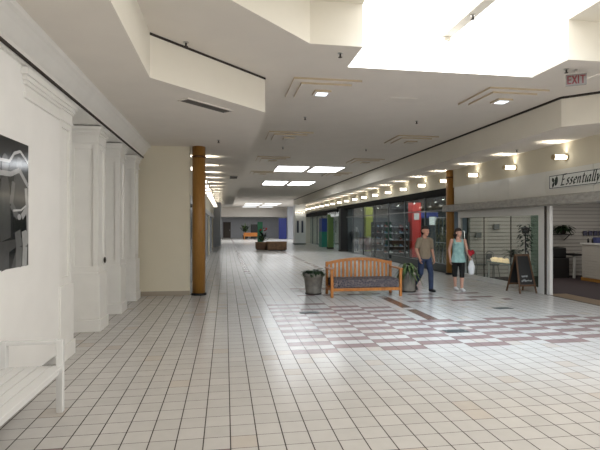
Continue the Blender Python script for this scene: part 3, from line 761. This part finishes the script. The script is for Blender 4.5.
for k in range(6):
    tt = sconce_proto(-1, M['tube'], f"tiny glowing lamp on top of the white column, {ORD[k]} from the left", (6.34+.16*k, 42.48, 2.95+.03*(k % 2)))
    tt.rotation_euler = (0,0,R(90)); tt['group'] = 'small lamps on the white column'

def planter_box(label, x, y, L, Wd, h, rz=0):
    t = thing('wooden_planter', label, 'planter', (x,y,0), rz)
    m = mat('planter_wood', (.40,.29,.18), .6, rgb2=(.28,.19,.11), nscale=6)
    MB().box(-L/2,L/2,-Wd/2,Wd/2,.06,h).build('box', m, t, .015)
    MB().box(-L/2-.03,L/2+.03,-Wd/2-.03,Wd/2+.03,h-.05,h).build('rim', mat('planter_rim', (.5,.36,.22), .5), t, .008)
    MB().box(-L/2+.08,L/2-.08,-Wd/2+.08,Wd/2-.08,0,.06).build('foot', M['shadow'], t)
    return t
def bush(parent, seed, n, rad, z0, h, mats, lw=.08, ll=.4, droop=.25):
    rnd = random.Random(seed); b = MB()
    for i in range(n):
        a = rnd.uniform(0, 2*math.pi); r = rad*rnd.uniform(0,.75)
        b.leaf((r*math.cos(a), r*math.sin(a), z0 + h*rnd.uniform(0,.6)), a + rnd.uniform(-.6,.6), ll*rnd.uniform(.6,1.1), lw*rnd.uniform(.7,1.2), h*rnd.uniform(.3,.8), droop*rnd.uniform(.6,1.6), 5, rnd.randrange(len(mats)))
    return b.build('foliage', mats, parent, recalc=False)
GR2 = [M['green'], mat('deep_leaf', (.10,.17,.10), .5), M['green_light']]
planter_box('long brown wooden planter box in the far corridor', 3.55, 33.0, 1.35, .8, .62)
planter_box('square dark wooden planter holding the far red flowered plant', 2.62, 34.3, .9, .9, .55)
t = thing('flowering_plant', 'dark leafy plant with red blooms in the far square planter', 'plant', (2.7,34.3,.55), 0)
bush(t, 5, 60, .35, 0, .8, GR2, .12, .45)
rnd = random.Random(4); RB = mat('red_bloom', (.62,.12,.12), .7)
for i in range(10): MB().ell((rnd.uniform(-.3,.3), rnd.uniform(-.3,.3), rnd.uniform(.8,1.05)), (.07,.07,.05), 0, 1).build('bloom', RB, t)
t = display_pillar('display_pillar', 'thin green display pillar behind the far square planter', (2.72,37.6,0), .40, 2.05, (.22,.55,.40))
t = thing('far_bench', 'light oak bench seen end of the corridor', 'bench', (3.3,61,0))
MB().box(-1.0,1.0,-.3,.3,.38,.46).build('seat', M['wood'], t); MB().box(-1.0,1.0,.25,.3,.46,.85).build('backrest', M['wood'], t)
for x in (-.9,.9): MB().box(x-.04,x+.04,-.28,.28,0,.38).build('leg', M['wood'], t)
t = thing('potted_tree', 'dark bushy potted tree at the far end left of the oak bench', 'plant', (2.6,63,0))
MB().lathe([(.3,0),(.38,.5),(.34,.5)], 16).build('pot', M['shadow'], t); MB().tube([(0,0,.45),(0,0,1.2)], .04, 6).build('trunk', M['wood_post'], t); bush(t, 8, 70, .5, .9, 1.1, GR2, .16, .6)
t = thing('directory_kiosk', 'tall black kiosk at the far end right of the potted tree', 'kiosk', (3.85,64.5,0))
MB().box(-.45,.45,-.2,.2,.1,1.95).build('cabinet', M['black'], t, .01); MB().box(-.35,.35,-.21,-.2,.9,1.75).build('screen', M['black'], t); MB().box(-.5,.5,-.25,.25,0,.1).build('base', M['black'], t)

# ------------------------------------------------------------------ oak bench with patterned cushion
t = thing('oak_bench', 'slatted oak bench with dark patterned cushion and arched back', 'bench', (3.38,11.35,0))
hw = .86
def arch(x): return .80 + .115*(1-(x/hw)**2)
b = MB(); n = 16
for i in range(n):
    xa, xb = -hw+.04+(2*hw-.08)*i/n, -hw+.04+(2*hw-.08)*(i+1)/n
    b.prism([(xa,arch(xa)-.075),(xb,arch(xb)-.075),(xb,arch(xb)),(xa,arch(xa))], 'y', .31, .35)
b.build('top_rail', M['wood'], t)
for i in range(15):
    x = -hw+.13+(2*hw-.26)*i/14
    MB().bar((x,.32,.40),(x,.33,arch(x)-.05),.058,.02,(0,1,0)).build('back_slat', M['wood'], t, .004)
MB().box(-hw,hw,.30,.34,.36,.42).build('lower_back_rail', M['wood'], t, .004)
for s in (-1,1):
    MB().box(s*hw-.032,s*hw+.032,-.37,-.31,0,.66).build('leg', M['wood'], t, .006)
    MB().box(s*(hw-.02)-.032,s*(hw-.02)+.032,.30,.36,0,.82).build('leg', M['wood'], t, .006)
    MB().prism([(-.39,.655),(-.39,.685),(-.1,.70),(.3,.69),(.3,.66),(-.1,.665)], 'x', s*hw-.05, s*hw+.05).build('armrest', M['wood'], t, .006)
    MB().box(s*hw-.02,s*hw+.02,-.31,.30,.15,.21).build('side_rail', M['wood'], t, .004)
MB().box(-hw,hw,-.365,-.32,.15,.22).build('front_rail', M['wood'], t, .004)
MB().box(-hw,hw,.31,.35,.15,.21).build('rear_rail', M['wood'], t, .004)
b = MB()
b.box(-hw+.04,hw-.04,-.33,.29,.215,.43)
def cushmat():
    m = bpy.data.materials.new('patterned_cushion'); m.use_nodes = True; nt = m.node_tree; p = nt.nodes['Principled BSDF']; p.inputs['Roughness'].default_value = .9
    tc = nt.nodes.new('ShaderNodeTexCoord'); v = nt.nodes.new('ShaderNodeTexVoronoi'); v.feature = 'DISTANCE_TO_EDGE'; v.inputs['Scale'].default_value = 19
    cr = nt.nodes.new('ShaderNodeValToRGB'); cr.color_ramp.interpolation = 'CONSTANT'
    cr.color_ramp.elements[0].color = (*lin((.46,.42,.41)),1); cr.color_ramp.elements[1].position = .10; cr.color_ramp.elements[1].color = (*lin((.14,.13,.175)),1)
    nt.links.new(tc.outputs['Object'], v.inputs['Vector']); nt.links.new(v.outputs['Distance'], cr.inputs['Fac']); nt.links.new(cr.outputs['Color'], p.inputs['Base Color']); return m
b.build('cushion', cushmat(), t, .03)

def stone_pot(t, r0, r1, h):
    MB().lathe([(r0,.03),(r0+.01,.05),(r1-.03,h-.09),(r1,h-.08),(r1,h),(r1-.04,h),(r1-.05,h-.06)], 28).build('pot', M['pot'], t)
    MB().lathe([(r1-.05,h-.07),(r1-.05,h-.05)], 24).build('soil', M['soil'], t)
    MB().lathe([(r0+.02,0),(r0+.03,.03)], 24).build('saucer', M['shadow'], t)
t = thing('potted_plant', 'stone grey pot with low dark green foliage left of the oak bench', 'planter', (2.2,11.72,0))
stone_pot(t, .19, .27, .53)
bush(t, 2, 120, .26, .50, .16, [M['green'], GR2[1]], .085, .2, .12)
t = thing('potted_plant', 'stone grey pot with arching strap leaves right of the oak bench', 'planter', (4.73,11.72,0))
stone_pot(t, .165, .215, .52)
bush(t, 9, 60, .12, .48, .40, [M['green_light'], M['green']], .06, .40, .40)

# ------------------------------------------------------------------ chalkboard A-frame
t = thing('chalkboard_sign', 'dark wooden A-frame chalkboard with white chalk lines by the shop window', 'chalkboard', (7.6,11.05,0), R(0))
MW = mat('dark_walnut', (.36,.25,.15), .5, rgb2=(.27,.18,.10), nscale=10, stretch=(6,6,1)); CB = mat('chalkboard', (.075,.08,.085), .6, .2, 6)
for nm, yb in (('front_panel', -.16), ('rear_panel', .42)):
    b = MB(); top = (0, .10 if yb < 0 else .13, .99)
    def fr(x, z): return (x, yb + (top[1]-yb)*z/.99, z)
    b.bar(fr(-.23,0), fr(-.17,.99), .04, .03, (0,1,0)); b.bar(fr(.23,0), fr(.17,.99), .04, .03, (0,1,0))
    b.bar(fr(-.18,.965), fr(.18,.965), .05, .03, (0,1,0)); b.bar(fr(-.215,.2), fr(.215,.2), .05, .03, (0,1,0))
    fo = b.build(nm, MW, t, .003)
    b = MB(); b.quad(fr(-.20,.22), fr(.20,.22), fr(.165,.95), fr(-.165,.95)); b.build('board', CB, fo, recalc=False)
    if yb < 0:
        b = MB(); rnd = random.Random(11)
        for zc, x0, x1, hh in ((.42,-.12,.06,.045),(.31,-.14,.15,.05)):
            pts = []; k = 0; x = x0
            while x < x1: pts.append((x, zc + (hh*rnd.uniform(.3,1) if k % 2 else -hh*rnd.uniform(0,.4)))); x += .017; k += 1
            for p, q in zip(pts, pts[1:]):
                a, c = fr(*p), fr(*q); b.bar((a[0],a[1]-.008,a[2]), (c[0],c[1]-.008,c[2]), .007, .003, (0,1,0))
        b.build('chalk_writing', mat('chalk', (.72,.74,.74), .9), fo)
MB().box(-.15,.15,.09,.14,.975,.995).build('hinge_bar', M['shadow'], t)

# ------------------------------------------------------------------ inside the pale shop
DK = mat('dark_furniture', (.10,.09,.09), .5)
t = thing('side_table', 'pale legged table with dark top inside the open shop', 'table', (11.7,14.1,0))
MB().box(-.45,.45,-.3,.3,.74,.80).build('table_top', DK, t, .005)
for x in (-.38,.38):
    for y in (-.24,.24): MB().bar((x,y,0),(x*.95,y,.74),.06,.06).build('leg', M['frame_white'], t)
t = thing('paper_stack', 'pale papers lying on the table inside the open shop', 'papers', (11.75,14.0,.80)); MB().box(-.2,.2,-.12,.12,0,.03).build('sheets', M['frame_white'], t); MB().box(-.21,.0,-.13,.05,.03,.045).build('top_booklet', M['slat'], t)
t = thing('black_cabinet', 'low black cabinet with printer shape beside the pale table', 'cabinet', (10.9,14.2,0))
MB().box(-.32,.32,-.25,.25,0,.66).build('body', DK, t, .01); MB().box(-.26,.26,-.2,.2,.66,1.0).build('upper_unit', M['black'], t, .03); MB().box(-.3,.3,-.255,-.25,.35,.37).build('drawer_gap', M['shadow'], t)
t = thing('wall_shelf', 'dark shelf on the slatted wall carrying a bushy plant', 'shelf', (11.2,14.45,1.42)); MB().box(-.45,.45,-.17,.17,0,.03).build('board', DK, t); [MB().bar((x,-.1,0),(x,.17,-.2),.02,.02).build('bracket', DK, t) for x in (-.35,.35)]
t = thing('shelf_plant', 'dark bushy plant in a small pot on the shop wall shelf', 'plant', (11.35,14.4,1.45)); MB().lathe([(.07,0),(.1,.14),(.08,.14)], 14).build('pot', M['shadow'], t); bush(t, 3, 60, .12, .12, .25, GR2[:2], .09, .36, .22)
t = thing('shop_counter', 'cream slatted shop counter with wooden base at the right edge', 'counter', (11.5,12.1,0))
b = MB(); z = .12
while z < 1.1: b.box(-.36,.36,-1.2,1.2,z+.006,z+.08); z += .086
b.box(-.345,.345,-1.19,1.19,.1,1.14); b.build('body', M['slat'], t)
MB().box(-.4,.4,-1.24,1.24,1.14,1.19).build('counter_top', M['frame_white'], t, .005); MB().box(-.38,.38,-1.22,1.22,0,.1).build('wooden_base', M['wood_post'], t)
for lab, dx, y, w_, d_, h_, c in (('small dark blue box at the near end of the shop counter', 0, 12.95, .24,.2,.16, (.22,.25,.42)), ('pale green tray on the shop counter', 0, 12.3, .3,.36,.08, (.45,.66,.53))):
    t = thing('counter_box', lab, 'box', (11.4+dx,y,1.19)); m = mat('box_paint', c, .5)
    MB().box(-w_/2,w_/2,-d_/2,d_/2,0,h_).build('box', m, t, .008); MB().box(-w_/2-.005,w_/2+.005,-d_/2-.005,d_/2+.005,h_,h_+.015).build('lid', m, t)
bp = None
for k in range(6):
    lab = f"small dark bottle on the shop counter, {ORD[k]} from the far end"; loc = (11.28+.1*(k % 2), 13.2-.09*k if k < 3 else 12.75-.08*k, 1.19)
    if bp is None:
        bp = thing('counter_bottle', lab, 'bottle', loc, 0, 'bottles on the shop counter'); MB().lathe([(.03,0),(.032,.1),(.012,.13),(.012,.15)], 12).build('bottle', DK, bp); MB().lathe([(.014,.15),(.014,.175)], 10).build('cap', M['chrome'], bp)
    else: dup(bp, loc, None, lab)
pk = None
for k in range(5):
    lab = f"small hanging packet on the slatted wall above the counter, {ORD[k]} from the left"; loc = (12.35+.2*(k % 5), 14.6, 1.55)
    if pk is None:
        pk = thing('hanging_packet', lab, 'packet', loc, 0, 'packets hanging on the slatted wall'); MB().box(-.07,.07,-.03,.0,-.16,0).build('packet', mat('packet', (.32,.32,.40), .5), pk, .006); MB().tube([(0,.05,.02),(0,-.06,.02)], .005, 6).build('hook', M['chrome'], pk)
    else: dup(pk, loc, None, lab)
# window display
t = thing('display_table', 'pale low display table behind the shop window glass', 'table', (8.7,13.36,0))
MB().box(-.42,.42,-.6,.6,.56,.60).build('table_top', mat('glass_top', (.60,.66,.66), .15), t, .004)
for x in (-.38,.38):
    for y in (-.55,.55): MB().bar((x,y,0),(x,y,.56),.035,.035).build('leg', M['frame_white'], t)
GL_ = mat('glowing_basket', (.98,.88,.72), .6, emit=.55)
for k, (x, y) in enumerate(((8.40,13.72),(8.42,13.45),(8.46,13.18))):
    t = thing('salt_basket', f"small softly glowing basket on the window display table, {ORD[k]} from the left", 'basket', (x,y,.60), 0, 'glowing baskets in the shop window')
    MB().lathe([(.09,0),(.13,.10),(.12,.10)], 16).build('basket', GL_, t); b = MB(); rnd = random.Random(k)
    for i in range(7): b.ell((rnd.uniform(-.07,.07), rnd.uniform(-.07,.07), .11), (.035,.035,.03), 0, 1)
    b.build('contents', GL_, t)
def bistro_chair(label, x, y, rz):
    t = thing('bistro_chair', label, 'chair', (x,y,0), rz, 'bistro chairs behind the shop window'); m = M['grey_panel']
    MB().lathe([(.18,.44),(.19,.455),(.18,.47)], 20).build('seat', m, t)
    for a in (45,135,225,315): MB().tube([(.13*math.cos(R(a)),.13*math.sin(R(a)),.44),(.2*math.cos(R(a)),.2*math.sin(R(a)),0)], .013, 8).build('leg', m, t)
    MB().tube([(-.17,.12,.45),(-.17,.16,.82),(0,.19,.88),(.17,.16,.82),(.17,.12,.45)], .013, 8).box(-.12,.12,.155,.175,.62,.80).build('backrest', m, t)
bistro_chair('grey bistro chair behind the window glass, left of the pair', 8.28, 14.35, R(60)); bistro_chair('grey bistro chair behind the window glass, right of the pair', 8.72, 14.3, R(20))
t = thing('hanging_plant', 'tall trailing dark plant on a stand at the right of the shop window', 'plant', (8.55,12.38,0))
MB().tube([(0,0,0),(0,0,1.5)], .02, 8).lathe([(.16,0),(.15,.02),(.02,.03)], 18).build('stand', DK, t); MB().lathe([(.09,1.5),(.13,1.68),(.1,1.68)], 16).build('pot', DK, t)
rnd = random.Random(12); b = MB()
for i in range(90):
    a = rnd.uniform(0,6.28); z = rnd.uniform(.75,1.8); b.leaf((.1*math.cos(a),.1*math.sin(a),z), a, .16, .07, .05, .12, 4)
b.build('foliage', GR2[1], t, recalc=False)
t = thing('potted_plant', 'leafy plant in a white pot on the window display table', 'plant', (8.49,12.9,.60)); MB().lathe([(.09,0),(.12,.2),(.1,.2)], 18).build('pot', M['frame_white'], t); bush(t, 6, 40, .1, .18, .3, GR2[:2], .08, .36, .16)
for k, (x, z, lab) in enumerate(((8.35,1.5,'grey folded towel hanging low on the slatted wall in the window'),(9.0,1.78,'grey folded towel hanging higher on the slatted wall in the window'))):
    t = thing('hanging_towel', lab, 'towel', (x,14.6,z)); MB().box(-.10,.10,-.05,.0,-.18,0).build('cloth', M['grey_panel'], t, .012); MB().tube([(-.12,-.025,.01),(.12,-.025,.01)], .012, 8).build('rail', M['chrome'], t)

# ------------------------------------------------------------------ people
SKIN = mat('skin', (.72,.53,.44), .55, .06, 12); SKIN2 = mat('skin_fair', (.78,.60,.52), .55, .06, 12)
EYE = mat('eye_dark', (.08,.06,.05), .3); LIP = mat('lips', (.58,.30,.28), .5)
def limb(b, pts, rad, sub=2):
    for i in range(len(pts)-1): b.hull([(pts[i], rad[i]), (pts[i+1], rad[i+1])], sub)
def hand(b, wrist, direction, palm_n, curl=.5):
    """palm and five unequal, bent fingers; direction = down the arm, palm_n = palm facing"""
    d = Vector(direction).normalized(); n = Vector(palm_n).normalized(); sd = d.cross(n).normalized(); w0 = Vector(wrist)
    for k in (-1,1): b.hull([(w0, .024), (w0 + d*.085 + sd*(.026*k), (.017,.017,.017)), (w0 + d*.03 + sd*(.022*k), .018)], 1)
    b.hull([(w0 + d*.085 + sd*.028, .016), (w0 + d*.085 - sd*.028, .015), (w0 + d*.02, .024)], 1)
    for k, L in enumerate((.072,.082,.077,.060)):
        q0 = w0 + d*.088 + sd*(.030 - .020*k); q1 = q0 + (d*math.cos(curl*.5) + n*math.sin(curl*.5))*L*.5; q2 = q1 + (d*math.cos(curl*1.4) + n*math.sin(curl*1.4))*L*.5
        b.hull([(q0,.0095),(q1,.009)], 1); b.hull([(q1,.009),(q2,.0075)], 1)
    t0 = w0 + d*.025 + sd*.024; t1 = t0 + (d*.6 + sd*.7 + n*.25).normalized()*.045; t2 = t1 + (d*.9 + sd*.25 + n*.3).normalized()*.035
    b.hull([(t0,.014),(t1,.0105)], 1); b.hull([(t1,.0105),(t2,.0085)], 1)
def head(b, c, yaw, s=1.0):
    """skull, jaw, nose, ears; c = centre of the head; faces -y turned by yaw. Returns a placing function"""
    cy, sy = math.cos(yaw), math.sin(yaw)
    def P(x, y, z): return (c[0] + s*(x*cy - y*sy), c[1] + s*(x*sy + y*cy), c[2] + s*z)
    b.hull([(P(0,.015,.025),.083*s),(P(0,-.02,.02),.078*s),(P(0,.03,.03),.08*s)], 2)
    b.hull([(P(0,-.025,.0),.066*s),(P(0,-.055,-.085),.03*s),(P(.025,-.03,-.07),.03*s),(P(-.025,-.03,-.07),.03*s)], 2)
    b.hull([(P(0,-.092,.012),.011*s),(P(0,-.106,-.026),.012*s),(P(0,-.09,-.03),.018*s)], 1)
    for k in (-1,1):
        b.hull([(P(k*.082,.012,.012),(.012*s,.02*s,.026*s)),(P(k*.078,.006,-.024),.012*s)], 1); b.hull([(P(k*.03,-.083,.028),.014*s),(P(k*.045,-.075,.028),.012*s)], 1)
    return P
def face(P, parent, s=1.0):
    for k in (-1,1): MB().ell(P(k*.030,-.088,.008), (.011*s,.008*s,.007*s), 0, 2).build('eye', EYE, parent)
    MB().hull([(P(-.02,-.088,-.055),.007*s),(P(.02,-.088,-.055),.007*s)], 1).build('mouth', LIP, parent)
VX = .007
# --- man: taupe T-shirt, jeans, mid-stride, looking to his left
t = thing('person', 'man in taupe T-shirt and blue jeans walking past the shop, looking aside', 'person', (5.2,11.75,0), R(6))
J = dict(ls=(-.172,.02,1.345), rs=(.172,0,1.345), le=(-.26,-.02,1.10), re=(.25,.07,1.09), lw=(-.23,-.13,.88), rw=(.29,.04,.85),
         lh=(-.09,.02,.86), rh=(.09,0,.86), lk=(-.11,.02,.48), rk=(.105,-.12,.48), la=(-.12,.34,.13), ra=(.10,-.14,.08))
b = MB()
b.hull([((0,.02,1.36),(.15,.085,.05)),((0,.015,1.12),(.145,.10,.06))]); b.hull([((0,.015,1.12),(.145,.10,.06)),((0,.01,.88),(.15,.105,.07))])
b.hull([((0,.02,1.38),(.07,.06,.04)),((0,.0,1.48),.052)])
limb(b, [J['ls'],J['le'],J['lw']], [.056,.044,.028]); limb(b, [J['rs'],J['re'],J['rw']], [.056,.044,.028])
hand(b, J['lw'], (.1,-.25,-1), (1,0,0), .7); hand(b, J['rw'], (.1,-.1,-1), (-1,0,0), .7)
for a in 'lr': limb(b, [J[a+'h'],J[a+'k'],J[a+'a']], [.085,.055,.04])
hx = head(b, (0,-.015,1.578), R(28), 1.07)
body = b.build('body', SKIN, t, remesh=VX)
face(hx, t, 1.07)
b = MB()   # short dark hair
b.hull([(hx(0,.025,.055),.086),(hx(0,-.03,.075),.068),(hx(0,.05,.02),.078)], 2); b.hull([(hx(0,.06,.0),.07),(hx(0,.05,-.045),.055)], 2)
b.build('hair', mat('dark_brown_hair', (.13,.09,.07), .7, .3, 40), t, remesh=.009)
b = MB()   # T-shirt
b.hull([((0,.02,1.365),(.145,.09,.04)),((0,.01,1.14),(.165,.118,.05))]); b.hull([((0,.01,1.14),(.165,.118,.05)),((0,.01,.86),(.178,.125,.02))])
for sgn, S, Eb in ((-1,J['ls'],J['le']),(1,J['rs'],J['re'])):
    S = Vector(S); Eb = Vector(Eb); b.hull([(S,.062),(S+(Eb-S)*.72,.064)]); b.hull([(S,.060),((sgn*.06,.02,1.405),.04)])
b.build('t_shirt', mat('taupe_cotton', (.50,.445,.37), .9, .12, 10), t, remesh=.010)
b = MB()   # jeans
b.hull([((0,.01,.92),(.155,.112,.02)),((0,.01,.84),(.17,.12,.05))])
for a in 'lr': b.hull([(J[a+'h'],(.095,.105,.07)),(J[a+'k'],.074)]); b.hull([(J[a+'k'],.074),(tuple(Vector(J[a+'a'])+Vector((0,0,.0))),(.06,.065,.03))])
b.build('jeans', mat('blue_denim', (.17,.22,.33), .85, .3, 12), t, remesh=.010)
SHM = mat('dark_shoe', (.09,.085,.085), .5)
MB().hull([((.10,-.10,.05),(.045,.05,.05)),((.12,-.27,.035),(.042,.05,.035))]).build('shoe', SHM, t)
MB().hull([((-.12,.36,.15),(.042,.045,.05)),((-.115,.235,.035),(.044,.045,.033))]).build('shoe', SHM, t)
# --- woman: pale aqua sleeveless top, black capri leggings, white trainers, bag in her left hand
t = thing('person', 'woman in pale aqua sleeveless top and black capris walking with a white bag', 'person', (6.13,11.72,0), R(-14))
J = dict(ls=(-.165,.02,1.335), rs=(.165,.0,1.335), le=(-.225,.05,1.07), re=(.235,.02,1.06), lw=(-.215,-.02,.84), rw=(.245,-.12,.93),
         lh=(-.08,.02,.84), rh=(.08,0,.84), lk=(-.085,.04,.46), rk=(.075,-.09,.46), la=(-.05,.12,.10), ra=(.065,-.10,.08))
b = MB()
b.hull([((0,.02,1.33),(.125,.075,.05)),((0,.0,1.18),(.14,.105,.06))]); b.hull([((0,.0,1.18),(.14,.105,.06)),((0,.01,1.0),(.12,.09,.05))]); b.hull([((0,.01,1.0),(.125,.095,.05)),((0,.01,.85),(.165,.115,.06))])
b.hull([((0,.02,1.36),(.06,.055,.03)),((0,.005,1.44),.044)])
limb(b, [J['ls'],J['le'],J['lw']], [.048,.038,.025]); limb(b, [J['rs'],J['re'],J['rw']], [.048,.038,.025])
hand(b, J['lw'], (.0,-.15,-1), (1,0,0), .6); hand(b, J['rw'], (.35,-.3,-.9), (-.9,0,-.35), 1.3)
limb(b, [J['lh'],J['lk'],J['la']], [.085,.055,.036]); limb(b, [J['rh'],J['rk'],J['ra']], [.085,.055,.036])
hx = head(b, (0,-.01,1.535), R(38), .96)
b.build('body', SKIN2, t, remesh=VX)
face(hx, t, .96)
b = MB(); b.hull([(hx(0,.025,.05),.087),(hx(0,-.02,.07),.07),(hx(0,.05,.01),.078)], 2)
b.hull([(hx(0,.10,.02),.03),(hx(0,.135,-.06),.038),(hx(0,.11,-.17),.02)], 2); b.hull([(hx(0,.08,.03),.03),(hx(0,.11,.02),.03)], 1)
b.build('ponytail_hair', mat('brown_hair', (.17,.11,.08), .6, .3, 40), t, remesh=.009)
b = MB()
b.hull([((0,.01,1.26),(.148,.11,.05)),((0,0,1.17),(.155,.122,.05))]); b.hull([((0,0,1.17),(.155,.122,.05)),((0,.01,.98),(.16,.12,.05))]); b.hull([((0,.01,.98),(.16,.12,.05)),((0,.01,.76),(.208,.155,.02))])
for s in (-1,1): b.hull([((s*.10,.02,1.36),(.03,.06,.025)),((s*.09,.0,1.24),(.05,.10,.04))])
b.build('sleeveless_top', mat('aqua_print_cotton', (.60,.74,.72), .9, rgb2=(.50,.64,.63), nscale=12), t, remesh=.010)
b = MB(); b.hull([((0,.01,.86),(.16,.115,.03)),((0,.01,.80),(.172,.122,.05))])
for a in 'lr':
    K = Vector(J[a+'k']); A = Vector(J[a+'a']); b.hull([(J[a+'h'],(.095,.1,.07)),(K,.068)]); b.hull([(K,.068),(K+(A-K)*.25,(.064,.064,.02))])
b.build('capri_leggings', mat('black_jersey', (.05,.05,.055), .9), t, remesh=.010)
WS = mat('white_trainer', (.86,.85,.85), .6)
MB().hull([((.065,-.08,.05),(.042,.05,.05)),((.085,-.23,.034),(.042,.045,.034))]).build('shoe', WS, t)
MB().hull([((-.05,.13,.055),(.042,.05,.05)),((-.035,-.02,.034),(.042,.045,.034))]).build('shoe', WS, t)
# what she carries
t = thing('shopping_bag', "white plastic carrier bag hanging from the woman's hand", 'bag', (6.40,11.53,.43), R(-14))
b = MB(); b.hull([((0,0,.04),(.075,.05,.04)),((0,0,.22),(.10,.05,.03))]); b.hull([((0,0,.22),(.09,.05,.04)),((.0,0,.36),(.05,.035,.03))]); b.build('bag', mat('white_plastic', (.86,.87,.88), .4, .15, 20), t, remesh=.012)
MB().tube([(-.04,0,.33),(-.02,0,.43),(0,0,.45),(.02,0,.43),(.04,0,.33)], .008, 8).build('handles', M['white_gloss'], t)
t = thing('red_bundle', 'small red bundle held above the white carrier bag', 'bundle', (6.40,11.54,.95), R(-14))
b = MB()
for i in range(9): a = i*.7; b.ell((.05*math.cos(a),.04*math.sin(a),.06+.05*math.sin(i*1.9)), (.045,.04,.045), 0, 1)
b.build('petals', mat('red_cloth', (.66,.10,.16), .8), t, remesh=.010); MB().tube([(0,0,.03),(.0,0,-.07)], .015, 8).build('stem', M['black'], t)
